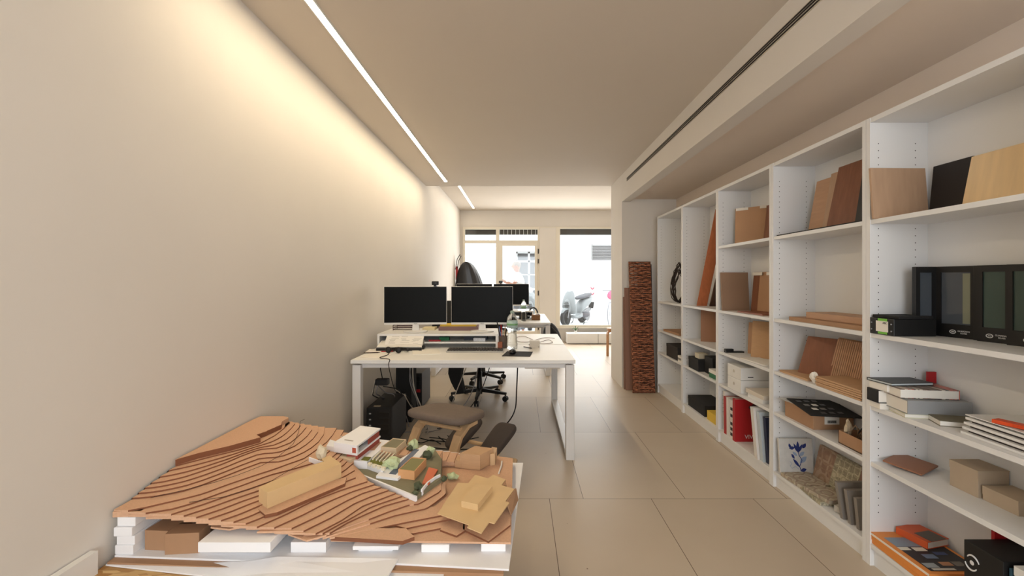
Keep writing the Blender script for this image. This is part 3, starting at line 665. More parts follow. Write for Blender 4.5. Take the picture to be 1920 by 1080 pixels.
ws = MB().prism([(-1.25, 1.425), (-.76, 1.395), (-.55, 1.40), (-.034, 1.357), (.012, 2.15), (-1.25, 2.17)], .434, .440).build('foam_board_sheet', foam, bevel=.001); tag(ws, 'large white sheet under the landscape model, sticking out on its right', 'board')
o = MB().prism([(-.60, 1.37), (-.05, 1.345), (-.04, 2.1), (-.60, 2.14)], .422, .434).build('corrugated_board', card_d); tag(o, 'brown board lying between the table top and the white sheet on the right', 'board')
ring = [(220,1045,.4235),(400,1057.5,.430),(470,1054,.437),(520,1046,.4415),(747,1050,.4415),(727,1083,.4415),(600,1110,.4415),(420,1086,.4235),(198,1061,.4235)]
RV_ = [U(*q) for q in ring]
o = MB().loft(RV_, [v+Vector((0, 0, .004)) for v in RV_]).build('foam_board_sheet', foam); tag(o, 'long white sheet along the front edge of the table', 'board')
o = MB().prism([U(700, 1082, .428), U(740, 1063, .428), U(835, 1071, .428), U(822, 1095, .428), U(700, 1100, .428)], .4235, .428).build('foam_board_sheet', foam); tag(o, 'small white sheet overlapping the bottom edge of the picture on the table', 'board')
o = MB().box(-1.268, -1.246, .9, 1.365, 0, .49).build('white_board', white); tag(o, 'white panel standing against the left wall at the near end of the table', 'board')

# ------------------------------------------------------------------ landscape model
ZB, ST = .470, .0050
def lv(k): return ZB+(29-k)*ST
CT = {
 1: [(318,872.5),(393,856),(450,842),(488.6,830),(515,816),(533,802),(543,790),(548,782)],
 4: [(266.7,906),(300,903.5),(343,894),(380,882),(420,868),(455,853),(487,841.5),(520,839),(545,829),(562,815),(573,803),(580,788)],
 7: [(227.5,934),(270,932),(300,928),(342,920),(380,908),(420,892.5),(457,878),(491,865.5),(520,865.5),(540,860),(565,850),(590,835),(605,820),(612,798)],
 8: [(240,956.7),(275,950),(300,944),(340,935),(380,925),(420,910),(455,898),(485,888),(515,878.5),(546,867),(568,860),(590,845),(614,827),(626,812),(633,801)],
 9: [(273,961),(320,954),(360,943),(420,921),(457,908),(505,890),(550,878.5),(592,866),(610,852),(628,835),(645,806)],
 10: [(321,963.5),(380,945),(420,931),(468,915.5),(507,902),(560,885),(600,872),(622,858),(640,840),(655,812)],
 16: [(461,981),(490,970),(520,955),(580,930),(640,905),(667,895)],
 17: [(481.7,987.5),(537,963),(587,938),(640,918),(689,902)],
 19: [(546.7,990),(600,965),(650,938),(680,924),(715,913)],
 21: [(591.7,1000),(640,975),(680,948),(742.5,924)],
 23: [(618,999),(650,980),(680,966),(720,948),(766,935)],
 24: [(670,980),(692,973),(730,958),(767,946),(785,944),(806,932),(827,920),(827,903)],
 25: [(694,981),(740,966),(800,952.5),(818,940),(836,926),(835,903)],
 26: [(704,990.5),(760,979),(820,967.5),(862,958)],
 27: [(762,990.5),(840,976),(872,970)],
 28: [(774,1001),(829,989.5)]}
def resamp(P, n=26):
    P = [Vector(p) for p in P]; d = [0]
    for i in range(1, len(P)): d.append(d[-1]+(P[i]-P[i-1]).length)
    out = []
    for k in range(n):
        t = d[-1]*k/(n-1); i = 0
        while i < len(d)-2 and d[i+1] < t: i += 1
        out.append(P[i].lerp(P[i+1], (t-d[i])/max(1e-9, d[i+1]-d[i])))
    return out
RS = {k: resamp(v) for k, v in CT.items()}
ks_ = sorted(CT)
for a, b in zip(ks_, ks_[1:]):
    for k in range(a+1, b):
        t = (k-a)/(b-a); RS[k] = [p.lerp(q, t) for p, q in zip(RS[a], RS[b])]
PLZ = lv(1)+.021
tm = thing('landscape_model', 'large stepped brown contour model of a hillside lying on the table', 'architectural model', (-.65, 1.8, .44))
def wpts(k, z): return [U(p.x, p.y, z) for p in RS[k]]
def clampx(v): return Vector((max(v.x, -1.262), min(v.y, 2.235)))
cork_edge = mat('dark_board_edge', (132, 84, 58), .9)
def darken_edge(o, edge):
    # the cut contour edge of a layer gets a darker brown, the other faces are plain board
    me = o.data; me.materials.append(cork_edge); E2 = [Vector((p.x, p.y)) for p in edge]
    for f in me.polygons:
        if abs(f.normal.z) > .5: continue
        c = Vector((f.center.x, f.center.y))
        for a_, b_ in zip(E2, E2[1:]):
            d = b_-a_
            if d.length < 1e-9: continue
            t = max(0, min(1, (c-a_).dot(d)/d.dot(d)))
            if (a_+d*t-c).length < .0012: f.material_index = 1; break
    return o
for k in range(1, 27):
    z = lv(k); A = [clampx(p) for p in wpts(k, z)]
    up = max(1, k-3)
    if k == 1: continue
    Bk = [clampx(p) for p in wpts(up, lv(up))]
    # keep a bit of overlap uphill so that no gap shows between the risers
    poly = A+Bk[::-1]
    if k in (2, 3): poly = A+[Vector((-1.08, 2.21)), Vector((-1.2, 2.21)), Vector((-1.262, 1.70))]
    if k in (8, 9, 10): poly = A+Bk[::-1]+[Vector((-1.262, 1.445))]
    n = len(A); mb = MB(); Bq = Bk
    if k in (2, 3): Bq = [clampx(q+Vector((-.09, .05))) for q in Bk]
    for i in range(n-1):
        q = [A[i], A[i+1], Bq[i+1], Bq[i]]
        mb.add([(p.x, p.y, z-ST*1.15) for p in q]+[(p.x, p.y, z) for p in q], [(3, 2, 1, 0), (4, 5, 6, 7), (0, 1, 5, 4), (1, 2, 6, 5), (2, 3, 7, 6), (3, 0, 4, 7)])
    if k in (8, 9, 10):
        q = [A[0], Bq[0], Vector((-1.262, Bq[0].y)), Vector((-1.262, 1.436))]
        mb.prism(q, z-ST*1.15, z)
    darken_edge(mb.build('contour_layer', cork, tm), A)
# plateau, four boards thick with a stepped near edge
pl = [(322,862),(372,849.5),(430,836),(488.6,819.8),(481,815),(500,808.5),(500,808),(527.5,796),(529,790),(541,783),(538,777.5),(496,776.5)]
P2 = [clampx(U(x, y, PLZ)) for x, y in pl]+[Vector((-1.262, 2.17))]
darken_edge(MB().prism(P2, lv(1)-.002, PLZ).build('plateau', cork, tm), P2[:9])
P3 = [clampx(U(x, y, lv(1))) for x, y in [(318,872.5),(393,856),(450,842),(488.6,830),(515,816),(533,802),(543,790),(548,782)]]+[Vector((-1.1, 2.21)), Vector((-1.262, 2.17))]
darken_edge(MB().prism(P3, lv(1)-.006, lv(1)).build('contour_layer', cork, tm), P3[:8])
# steps along the rear edge
for k in range(9, 28):
    z = lv(k); xk = 640+(k-9)*14.4; x1 = (xk-CX)/F*2.1; x0 = (628-CX)/F*2.1
    MB().box(x0, x1, 2.02+.0015*(k % 3), 2.130-.002*((k*7) % 4), z-ST, z-.0008).build('contour_layer', cork, tm)
    MB().box(x1-.03, x1, 2.131, 2.134, z-ST*.8, z-.0006).build('edge_highlight', paper, tm)  # pale strip paints the light caught by the rear cut edge
# flat base and the lower boards of the near right part
base = [(620,1012),(958,1017),(961.5,859),(905,852),(866,849),(828,846),(700,846),(640,880),(610,960)]
MB().prism([U(x, y, ZB) for x, y in base], ZB-.006, ZB).build('base_board', cork, tm)
PQ = [U(x, y, ZB+.016) for x, y in [(619,1000),(665,985),(693,974),(705,989),(761,989),(777,1005),(755,1013),(620,1005)]]; darken_edge(MB().prism(PQ, ZB+.002, ZB+.014).build('contour_layer', cork, tm), PQ+PQ[:1])
PQ = [U(x, y, ZB+.006) for x, y in [(825,993),(856,1004.5),(871,995),(872,972),(830,985)]]; darken_edge(MB().prism(PQ, ZB, ZB+.006).build('contour_layer', cork, tm), PQ+PQ[:1])
PQ = [U(x, y, ZB+.006) for x, y in [(868,992),(916,1015),(957,984),(957,915),(872,930)]]; darken_edge(MB().prism(PQ, ZB, ZB+.006).build('contour_layer', cork, tm), PQ+PQ[:1])
PQ = [U(x, y, ZB+.010) for x, y in [(762,990),(829,976),(862,970),(862,940),(835,930),(700,975)]]; darken_edge(MB().prism(PQ, ZB, ZB+.010).build('contour_layer', cork, tm), PQ+PQ[:1])
PQ = [U(x, y, ZB+.005) for x, y in [(774,1000),(832,989),(870,985),(870,930),(830,940),(700,985)]]; darken_edge(MB().prism(PQ, ZB, ZB+.005).build('contour_layer', cork, tm), PQ+PQ[:1])
# board under the long cardboard block
PQ = [U(x, y, lv(15)) for x, y in [(484,955),(497,966),(520,961),(647,907),(650,895),(500,930)]]; darken_edge(MB().prism(PQ, lv(17)-.004, lv(15)+.0014).build('contour_layer', cork, tm), PQ+PQ[:1])
MB().prism([U(x, y, lv(18)) for x, y in [(335,962),(484,984),(690,898),(655,862),(560,872),(430,930)]], lv(18)-ST, lv(18)-.0005).build('contour_layer', cork, tm)
MB().box(-1.16, -.80, 1.98, 2.15, lv(10)-ST, lv(10)-.0013).build('contour_layer', cork, tm)
# thick first layer at the left front corner
MB().prism([(-1.262, 1.432), (-1.18, 1.440), (-1.18, 1.50), (-1.262, 1.50)], lv(8)-.022, lv(8)-.005).build('contour_layer', cork, tm)
# ragged lower scraps under the front edge
for pts, z in ([(395,988),(430,992),(470,984),(440,976),(398,980)], lv(15)-.022), ([(540,1001),(575,1013),(612,1003),(600,990),(545,992)], lv(21)-.012):
    MB().prism([U(x, y, z) for x, y in pts], z-.005, z).build('contour_layer', cork, tm)
def thread(pts, r=.0009):
    MB().tube([U(x, y, z) for x, y, z in pts], r, 6).build('thread', mat('dark_thread', (52, 34, 26), .8), tm)
thread([(282,933.5,lv(7)),(343,919.5,lv(7)),(400,905,lv(7)+.001),(445,891,lv(7)+.001),(490,873.5,lv(7)+.002),(522,856,lv(6)+.002),(550,832,lv(4)+.002),(560,810,lv(4)+.003),(563,790,lv(3)+.004),(571,786,lv(3)+.008)])
thread([(355,942,lv(9)+.001),(420,931.5,lv(9)+.001),(468,917,lv(9)+.002),(509,901.5,lv(8)+.002),(549,878,lv(8)+.002),(577,862,lv(8)+.001)])

# foam supports and boxes under the landscape model
ZS = .440
for k in range(4):
    j = [0, .003, -.002, .004][k]
    o = MB().box(-1.252+j, -1.196+j, 1.428+j, 1.63, ZS+.0285*k, ZS+.0283*(k+1)).build('foam_block', foam, bevel=.002)
    tag(o, ['lowest', 'second from the bottom', 'third from the bottom', 'topmost'][k]+' white foam block stacked at the left front corner of the model', 'foam block', 'foam blocks in the left corner stack')
def gbox(name, m, px0, px1, pyb, zb, h, d, label, cat, rz=0, bevel=.001, group=None):
    a = U(px0, pyb, zb); b = U(px1, pyb, zb); w_ = b.x-a.x; c = Vector(((a.x+b.x)/2, a.y+d/2, zb+h/2))
    o = MB().obox(c, (w_, d, h), math.radians(rz)).build(name, m, bevel=bevel); tag(o, label, cat, group); return o
gbox('cardboard_box', card_d, 272, 318, 1032, ZS, .062, .10, 'brown cardboard box under the model, left of the two', 'box', -4)
gbox('cardboard_box', card_d, 309, 370, 1039, ZS, .064, .06, 'brown cardboard box under the model, touching the white foam slabs', 'box', 5)
for k in range(2): gbox('foam_slab', foam, 371, 507, 1036, ZS+.001+k*.031, .030, .16, ['lower white foam slab of the wide pair under the model front', 'upper white foam slab of the wide pair under the model front'][k], 'foam block', 0, .001, 'wide foam slabs')
gbox('foam_block', foam, 545, 611, 1036, ZS, .032, .06, 'white foam block under the middle of the model front edge', 'foam block', 0)
gbox('foam_block', foam, 672, 736, 1033.5, ZS, .011, .06, 'thin narrow white foam piece below the wide one, right of the model middle', 'foam block')
gbox('foam_block', foam, 661, 747, 1031.5, ZS+.0115, .012, .06, 'thin wide white foam piece directly under the model, right of its middle', 'foam block')
gbox('foam_block', foam, 790, 842, 1035.5, ZS, .023, .06, 'white foam block under the model, next to the one at its right corner', 'foam block')
gbox('foam_block', foam, 902, 948, 1034, ZS, .023, .06, 'white foam block under the right front corner of the model', 'foam block')

# ------------------------------------------------------------------ loose massing blocks on the landscape
def prism_px(top, zb, zt): return MB().prism([U(x, y, zt) for x, y in top], zb, zt)
o = prism_px([(485,913.7),(501.5,924),(640,869),(618,853.5),(603,860),(608,865),(592,869.5),(510,902)], lv(16), lv(16)+.058).build('massing_block', card_l, bevel=.0008)
tag(o, 'long L-shaped cardboard building block lying across the contour steps', 'model building')
cb = thing('massing_block', 'cardboard box-shaped model building near the rear right edge of the model', 'model building', tuple(U(890, 875, ZB)))
zt = ZB+.066
prism_px([(862,850),(900,853.6),(925,840.5),(891,836)], ZB+.002, zt).build('box_body', card, cb)
prism_px([(853,863),(864,864),(868,856),(858,855)], ZB+.004, ZB+.035).build('side_wing', card, cb)
MB().prism([U(x, y, ZB) for x, y in [(919,873),(928,872),(932,860),(922,858)]], ZB, ZB+.05).build('wood_post', birch, cb)
hp = thing('cardboard_building', 'flat cardboard house mass with stepped outline and a raised block', 'model building', tuple(U(890, 960, ZB)))
ZH = ZB+.036
prism_px([(820.5,962.5),(879,983.5),(876,988.5),(902.5,999.5),(917.4,978.7),(927,981),(954.7,942.5),(948,939),(965,916.5),(940,909.5),(948,899),(925,890),(915,897),(891,890),(878,906),(859,905),(830,948),(829,951)], ZH-.003, ZH).build('roof_plate', card_l, hp)
prism_px([(865,939),(896,945.7),(923,911.6),(892,905.5)], ZH, ZH+.022).build('raised_block', card_l, hp) if False else MB().prism([U(x, y, ZH+.022) for x, y in [(865,939),(896,945.7),(923,911.6),(892,905.5)]], ZH, ZH+.022).build('raised_block', card_l, hp)
wl = [(840,958),(880,975),(905,985),(920,970),(935,950),(930,920),(890,912),(862,925)]
MB().prism([U(x, y, ZB+.01) for x, y in wl], ZB+.006, ZH-.003).build('under_box', card_d, hp)
MB().loft([U(966,916,ZH), U(948,941,ZH), U(957,966,ZB+.005), U(970,938,ZB+.005)], [v+Vector((.004, .002, 0)) for v in (U(966,916,ZH), U(948,941,ZH), U(957,966,ZB+.005), U(970,938,ZB+.005))]).build('end_flap', card_d, hp)
MB().prism([U(x, y, ZH) for x, y in [(940,909),(950,909),(948,898)]], ZH-.02, ZH-.003).build('corner_flap', card_d, hp)
o = MB().tube([U(941,865,ZB+.006), U(940,873,ZB+.006), U(935,888,ZB+.004)], .0035, 8).build('white_strip', paper); tag(o, 'small curved white strip lying on the model right of the cardboard box', 'paper')

# ------------------------------------------------------------------ detailed site model: villas, pool, trees
sm = thing('villa_site_model', 'detailed white villa model with pool and green paper trees set in the hillside', 'architectural model', tuple(U(740, 880, ZB)))
olive = mat('olive_card', (136, 130, 104), .9, var=.05, scale=30); blueg = mat('pool_blue', (84, 96, 124), .4)
ZG = .512
prism_px([(640,874),(779,931),(828,896),(829,862),(815,842),(800,835),(730,832),(650,846)], ZB+.001, ZG).build('ground_plate', olive, sm)
def wall_strip(pts, h, t, name, m, zb):
    V = [U(x, y, zb) for x, y in pts]; b = MB()
    for p, q in zip(V, V[1:]):
        d = (q-p).normalized(); n_ = Vector((-d.y, d.x, 0))*t
        b.loft([p, q, q+n_, p+n_], [v+Vector((0, 0, h)) for v in (p, q, q+n_, p+n_)])
    return b.build(name, m, sm)
wall_strip([(641,884),(779,941)], .018, .008, 'white_edge', foam, ZG-.016)
wall_strip([(792,929),(803,915),(818,904),(826,900)], .022, .006, 'white_edge', foam, ZG-.012)
wall_strip([(579,866),(604,875)], .018, .004, 'white_edge', foam, lv(10)+.004)
# white terrace platform under the upper villa
prism_px([(636,862),(688,865),(733,826),(705,823),(665,824)], ZG-.02, ZG+.032).build('terrace_block', foam, sm, bevel=.0006)
prism_px([(605,850),(657,863),(672,852),(640,838)], ZG, ZG+.044).build('basement_block', mat('cream_card', (222, 200, 168), .8), sm)
# upper villa
ZV = .566
roof = [(626,829),(669.4,835.7),(713.5,802.7),(676,798)]; RV = [U(x, y, ZV+.042) for x, y in roof]
MB().prism(RV, ZV+.034, ZV+.042).build('villa_roof', foam, sm, bevel=.0006)
MB().prism(RV, ZV, ZV+.007).build('villa_floor', foam, sm, bevel=.0006)
def lerp(a, b, t): return a+(b-a)*t
a_, b_, c_, d_ = RV
def wallseg(p, q, t0, t1, th, name, m, z0=ZV+.007, z1=ZV+.034, inset=0.0):
    d = (q-p).normalized(); n_ = Vector((-d.y, d.x, 0)); s0 = lerp(p, q, t0)+n_*inset; s1 = lerp(p, q, t1)+n_*inset
    MB().prism([s0, s1, s1+n_*th, s0+n_*th], z0, z1).build(name, m, sm)
wallseg(a_, b_, 0, 1, .004, 'villa_wall', foam); wallseg(d_, a_, 0, 1, .004, 'villa_wall', foam)
wallseg(b_, c_, .50, .98, .004, 'red_wall', mat('brick_red', (160, 74, 62), .7), inset=.004); wallseg(b_, c_, 0, .06, .004, 'villa_wall', foam)
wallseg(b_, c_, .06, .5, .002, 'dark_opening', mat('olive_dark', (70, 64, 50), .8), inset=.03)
dd = (b_-a_).normalized(); nn_ = Vector((dd.y, -dd.x, 0))
MB().prism([lerp(a_, b_, .80)+nn_*.0006, lerp(a_, b_, .96)+nn_*.0006, lerp(a_, b_, .96)-nn_*.002, lerp(a_, b_, .80)-nn_*.002], ZV+.010, ZV+.031).build('red_window', mat('terracotta', (190, 92, 70), .7), sm)
e0, e1 = lerp(a_, b_, .25), lerp(a_, b_, .62); dv = (d_-a_)*.16
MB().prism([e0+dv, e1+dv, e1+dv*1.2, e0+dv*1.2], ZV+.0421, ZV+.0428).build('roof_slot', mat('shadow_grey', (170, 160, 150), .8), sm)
MB().prism([b_+Vector((-.004, .02, 0)), c_+Vector((-.004, -.002, 0)), c_+Vector((-.05, 0, 0)), b_+Vector((-.05, .02, 0))], ZG+.03, ZV).build('lower_red_wall', mat('brick_red', (160, 74, 62), .7), sm)
prism_px([(612,836),(630,838),(636,829),(619,824)], lv(10), ZV+.02).build('white_annex', foam, sm)
def mini_house(top, zb, zt, rm, wm, nm='small_house', rin=.12):
    V = [U(x, y, zt) for x, y in top]; c = sum(V, Vector())/4
    MB().prism(V, zb, zt-.0015).build(nm, wm, sm)
    MB().prism([lerp(v, c, rin) for v in V], zt-.0015, zt).build('green_roof', rm, sm)
    R = V+[]; b = MB()
    for p, q in zip(V, V[1:]+V[:1]): b.prism([p, q, lerp(q, c, rin*.7), lerp(p, c, rin*.7)], zt-.0015, zt+.0015)
    b.build('parapet', wm, sm)
mini_house([(714,838.5),(743,841.5),(762,824.5),(737,822)], ZG, ZG+.040, olive, mat('cream_card', (222, 200, 168), .8))
mini_house([(746.5,881),(777,885),(799.5,860),(772,857.5)], ZG, ZG+.032, mat('moss_card', (140, 136, 92), .9), mat('peach_card', (222, 168, 118), .8))
# pergola bars, steps and lawn
cc = mat('ivory_card', (238, 230, 206), .7)
for k in range(5):
    x = 700+k*6.3
    p, q = U(x, 860+k*1.6, ZG+.030), U(x+15, 845+k*1.2, ZG+.030); d = (q-p).normalized(); n_ = Vector((-d.y, d.x, 0))*.0045
    MB().prism([p, q, q+n_, p+n_], ZG+.024, ZG+.030).build('pergola_bar', cc, sm)
prism_px([(684,868),(718,880),(728,868),(695,858)], ZG-.004, ZG+.022).build('garden_terrace', foam, sm)
prism_px([(692,867),(716,872),(720,866),(698,859)], ZG+.022, ZG+.024).build('lawn', mat('lawn_green', (110, 112, 46), .9), sm)
prism_px([(677,862),(690,863.5),(696,857),(683,856)], ZG+.032, ZG+.034).build('lawn', mat('lawn_green', (110, 112, 46), .9), sm)
for k in range(4):
    x, y = 689+k*8.5, 869+k*2.6
    prism_px([(x, y), (x+6, y+1.2), (x+9, y-1.5), (x+3, y-2.5)], ZG+.018, ZG+.029).build('step', cc, sm)
# pool deck
prism_px([(705,892),(746,897),(765,880),(805,838),(797,834),(718,878)], ZG, ZG+.010).build('pool_deck', foam, sm, bevel=.0005)
prism_px([(729,888),(742,889.5),(786,843),(777,841.5)], ZG+.0102, ZG+.0112).build('pool_water', blueg, sm)
prism_px([(792,905),(804,907),(821,880),(804,876)], ZG+.002, ZG+.008).build('orange_ramp', mat('orange_card', (214, 118, 84), .8), sm)
wall_strip([(828,896),(829.5,862)], .035, .0015, 'thin_fence', mat('brown_wire', (92, 70, 52), .8), ZG-.01)
def crumple(px, py, z, r, m, name='paper_tree', sq=(1, 1, 1)):
    c = U(px, py, z); b = MB(); rnd = random.Random(int(px*7+py))
    bm = bmesh.new(); bmesh.ops.create_icosphere(bm, subdivisions=2, radius=1)
    for v in bm.verts:
        s = 1+rnd.uniform(-.34, .22); v.co = Vector((v.co.x*r*s*sq[0], v.co.y*r*s*sq[1], v.co.z*r*s*sq[2]))+c
    b.add([v.co.copy() for v in bm.verts], [tuple(v.index for v in f.verts) for f in bm.faces]); bm.free()
    return b.build(name, m, sm)
lg = mat('pale_green_paper', (192, 204, 160), .75, var=.12, scale=60); dg = mat('dark_green_paper', (84, 90, 66), .85, var=.3, scale=60)
crumple(737,868,ZG+.030,.030,lg,sq=(1.1,.9,.9)); crumple(722,872,ZG+.025,.014,lg); crumple(775,834,ZG+.022,.024,lg); crumple(768,841,ZG+.016,.015,dg)
crumple(802,852,ZG+.018,.022,dg); crumple(808,845,ZG+.026,.018,lg); crumple(784,912,ZG+.010,.017,dg); crumple(779,923,ZG+.007,.011,dg,sq=(1.2,1,.7)); crumple(848,893,ZB+.014,.020,lg,sq=(1.2,1,.7)); crumple(833,898,ZG+.002,.011,dg)
crumple(604,848,lv(9)+.030,.026,mat('cream_crumpled_paper', (222, 208, 180), .7),sq=(.85,.85,1.15)); 
MB().tube([U(604,866,lv(9)), U(604,850,lv(9)+.02)], .003, 6).build('tree_stem', dg, sm)
#SPLIT
# ------------------------------------------------------------------ niche: wicker panel and boards behind it
wp = thing('wicker_screen', 'tall narrow reddish-brown wicker panel leaning in the niche beside the bookcases', 'wicker panel', (1.41, 5.30, 0))
def wk(x, z, off=0): return Vector((x, 5.29+.20*z/1.5-off, z))
wt_ = MB(); wd_ = MB()
nr = 56
for r in range(nr):
    z = .012+r*(1.495/nr)+.008
    for sgn in (0, 1):
        b = wd_ if (r+sgn*2) % 5 == 0 else wt_
        pts = []
        for i in range(25):
            x = 1.286+.250*i/24; ph = (i/24*5+r+sgn)*PI
            pts.append(wk(x, z+.004*math.sin(ph*.5+r)+sgn*.009, .016*math.cos(ph)))
        b.tube(pts, .0062, 6)
wt_.build('woven_rods', wick, wp, smooth=True); wd_.build('woven_rods', wick_d, wp, smooth=True)
for i in range(6):
    x = 1.288+.246*i/5; MB().tube([wk(x, 0), wk(x, 1.51)], .008 if i in (0, 5) else .006, 8).build('upright_rod', wick_d, wp, smooth=True)
MB().tube([wk(1.284, 1.50), wk(1.538, 1.50)], .011, 8).tube([wk(1.284, .012), wk(1.538, .012)], .011, 8).build('end_rod', wick_d, wp)
def lean(name, m, p0, p1, z, h, th, top, label, cat, group=None, parent=None):
    """upright board from p0 to p1 (floor plan), its top shifted by the vector top"""
    p0 = Vector((*p0, z)); p1 = Vector((*p1, z)); d = (p1-p0).normalized(); n_ = Vector((-d.y, d.x, 0))*th; u = Vector((top[0], top[1], h))
    o = MB().loft([p0, p1, p1+n_, p0+n_], [v+u for v in (p0, p1, p1+n_, p0+n_)]).build(name, m, parent, bevel=.0008)
    if cat: tag(o, label, cat, group)
    return o
lean('board', mat('rose_board', (150, 112, 94), .8), (1.236, 5.43), (1.40, 5.43), 0, 1.20, .012, (0, .08), 'taller plain brown board standing behind the wicker panel', 'board')
lean('board', mat('rose_board', (150, 112, 94), .8), (1.222, 5.47), (1.30, 5.47), 0, 1.09, .012, (0, .05), 'shorter plain brown board behind the wicker panel, next to the pier', 'board')
lean('board', mat('slate_board', (84, 76, 72), .7), (1.40, 5.41), (1.565, 5.41), 0, 1.48, .012, (0, .12), 'dark grey board behind the wicker panel, next to the bookcase', 'board')

# ------------------------------------------------------------------ bookcase contents: nearest unit
S1, S2, S3, S4, S5 = 1.56, 1.05, .724, .47, .10
lean('veneer_board', oak2, (1.565, 2.050), (1.815, 2.056), S1, .23, .012, (0, .02), 'square light brown veneer board on the top shelf of the nearest bookcase', 'sample board')
lean('veneer_board', mat('black_board', (34, 30, 30), .6), (1.806, 2.05), (1.806, 1.872), S1, .23, .010, (.022, 0), 'black sample board between two brown ones on the top shelf', 'sample board')
lean('veneer_board', gold, (1.775, 1.868), (1.775, 1.36), S1, .225, .012, (.045, 0), 'large pale gold shiny veneer board on the top shelf, cut off by the right edge', 'sample board')
bx = thing('sample_case', 'flat black case with a green and white label on the shelf of glass folders', 'case', (1.67, 2.0, S2))
MB().box(1.572, 1.752, 1.95, 2.084, S2, S2+.072).build('case_body', black, bx, bevel=.003)
MB().obox((1.665, 2.02, S2+.079), (.16, .13, .012), math.radians(6)).build('loose_lid', blackm, bx, bevel=.002)
MB().box(1.5705, 1.572, 1.985, 2.035, S2+.004, S2+.071).build('green_label', mat('lime_green', (120, 190, 70), .6), bx)
MB().box(1.5695, 1.5705, 1.978, 2.045, S2+.014, S2+.060).build('white_label', paper, bx)
text('label_text', 'ABC', .012, (1.569, 1.995, S2+.052), axes((0, -1, 0), (0, 0, 1)), black, bx)
for y in (1.962, 2.072):
    for z in (S2+.02, S2+.05): MB().lathe([(.004, 0), (.003, .002)], (1.571, y, z), 10, Matrix.Rotation(-PI/2, 4, 'Y')).build('rivet', grey, bx)
glz = mat('sample_glass_grey', (78, 84, 92), .12, spec=.6); glg = mat('sample_glass_green', (62, 80, 74), .12, spec=.6); gly = mat('sample_glass_pale', (130, 132, 112), .2)
def folder(p0, p1, label, gm, h=.295, writing=True, extra=None):
    p0 = Vector((*p0, S2)); p1 = Vector((*p1, S2)); d = (p1-p0).normalized(); n_ = Vector((d.y, -d.x, 0)); L = (p1-p0).length
    t = thing('glass_sample_folder', label, 'sample folder', tuple((p0+p1)/2), 'black glass sample folders')
    def slab(a, b, z0, z1, o0, o1): 
        q = [p0+d*a+n_*o0, p0+d*b+n_*o0, p0+d*b+n_*o1, p0+d*a+n_*o1]; return MB().prism(q, z0, z1)
    m = min(.018, L*.2)
    slab(0, L, S2, S2+h, -.018, -.002).build('folder_board', black, t, bevel=.001)
    fr = MB()
    for a, b, z0, z1 in ((0, m, 0, h), (L-m, L, 0, h), (m, L-m, 0, .055), (m, L-m, h-.025, h)):
        fr.prism([p0+d*a+n_*-.002, p0+d*b+n_*-.002, p0+d*b+n_*.006, p0+d*a+n_*.006], S2+z0, S2+z1)
    fr.build('window_frame', black, t)
    slab(m, L-m, S2+.055, S2+h-.025, -.002, .001).build('glass_sample', gm, t)
    if extra: slab(L-m-.03, L-m, S2+.06, S2+h-.03, .001, .002).build('glass_reflection_strip', gly, t)
    if writing:
        c = p0+d*(L*.62)+n_*.0068+Vector((0, 0, .024)); lw_ = mat('white_print', (222, 222, 222), .5)
        text('logo_text', 'GUARDIAN\nGLASS', .0085, c+d*.014, axes(d, (0, 0, 1)), lw_, t)
        e = MB(); cc_ = c-d*.026
        e.tube([cc_+d*(.011*math.cos(a))+Vector((0, 0, .007*math.sin(a))) for a in [2*PI*i/14 for i in range(14)]], .0016, 5, True); e.tube([cc_+d*.006, cc_-d*.004], .0018, 5)
        e.build('logo_mark', lw_, t)
    return t
folder((1.700, 1.995), (1.782, 1.988), 'narrow black folder leaf with glass window, leftmost of the glass folders', glz, writing=False)
folder((1.786, 1.984), (1.815, 1.842), 'black glass sample folder with dark grey window and white lettering, next to the narrow leaf', glz, extra=True)
lean('folder_spine', black, (1.797, 1.838), (1.80, 1.818), S2, .295, .012, (0, 0), 'plain black spine standing between two glass folders', 'folder')
folder((1.795, 1.815), (1.812, 1.706), 'black glass sample folder with green-grey window, second of the lettered ones', glg)
folder((1.790, 1.700), (1.812, 1.56), 'black glass sample folder cut off by the right edge of the picture', glg)

# third shelf: books and frames
def book(name, m, c, size, rz, label, pages=True, pm=None, parent=None, group=None, cat='book', side=None):
    t = thing(name, label, cat, (c[0], c[1], c[2]), group)
    w_, d_, h_ = size; k = .0025
    MB().obox((c[0], c[1], c[2]+h_/2), (w_-.004, d_-.004, h_-2*k), rz).build('page_block', pm or paper, t)
    R = Matrix.Rotation(rz, 4, 'Z')
    cv = MB().box(-w_/2, w_/2, -d_/2, d_/2, 0, k).box(-w_/2, w_/2, -d_/2, d_/2, h_-k, h_)
    s = side or 'x-'
    if s == 'x-': cv.box(-w_/2, -w_/2+k, -d_/2, d_/2, k, h_-k)
    elif s == 'y-': cv.box(-w_/2, w_/2, -d_/2, -d_/2+k, k, h_-k)
    elif s == 'y+': cv.box(-w_/2, w_/2, d_/2-k, d_/2, k, h_-k)
    else: cv.box(w_/2-k, w_/2, -d_/2, d_/2, k, h_-k)
    for i, v in enumerate(cv.v): cv.v[i] = (R @ v)+Vector(c)
    cv.build('cover', m, t)
    return t
r_ = math.radians
book('book', paper, (1.68, 2.045, S3), (.22, .075, .026), r_(-6), 'thick white book at the bottom of the left pile on the third shelf', side='y+')
book('book', black, (1.67, 2.05, S3+.027), (.215, .07, .055), r_(-3), 'thick black-covered book in the left pile on the third shelf', side='x-')
book('book', mat('pale_cover', (216, 212, 204), .6), (1.68, 2.04, S3+.083), (.22, .10, .030), r_(2), 'thin pale book under the black-topped one on the third shelf', side='x+')
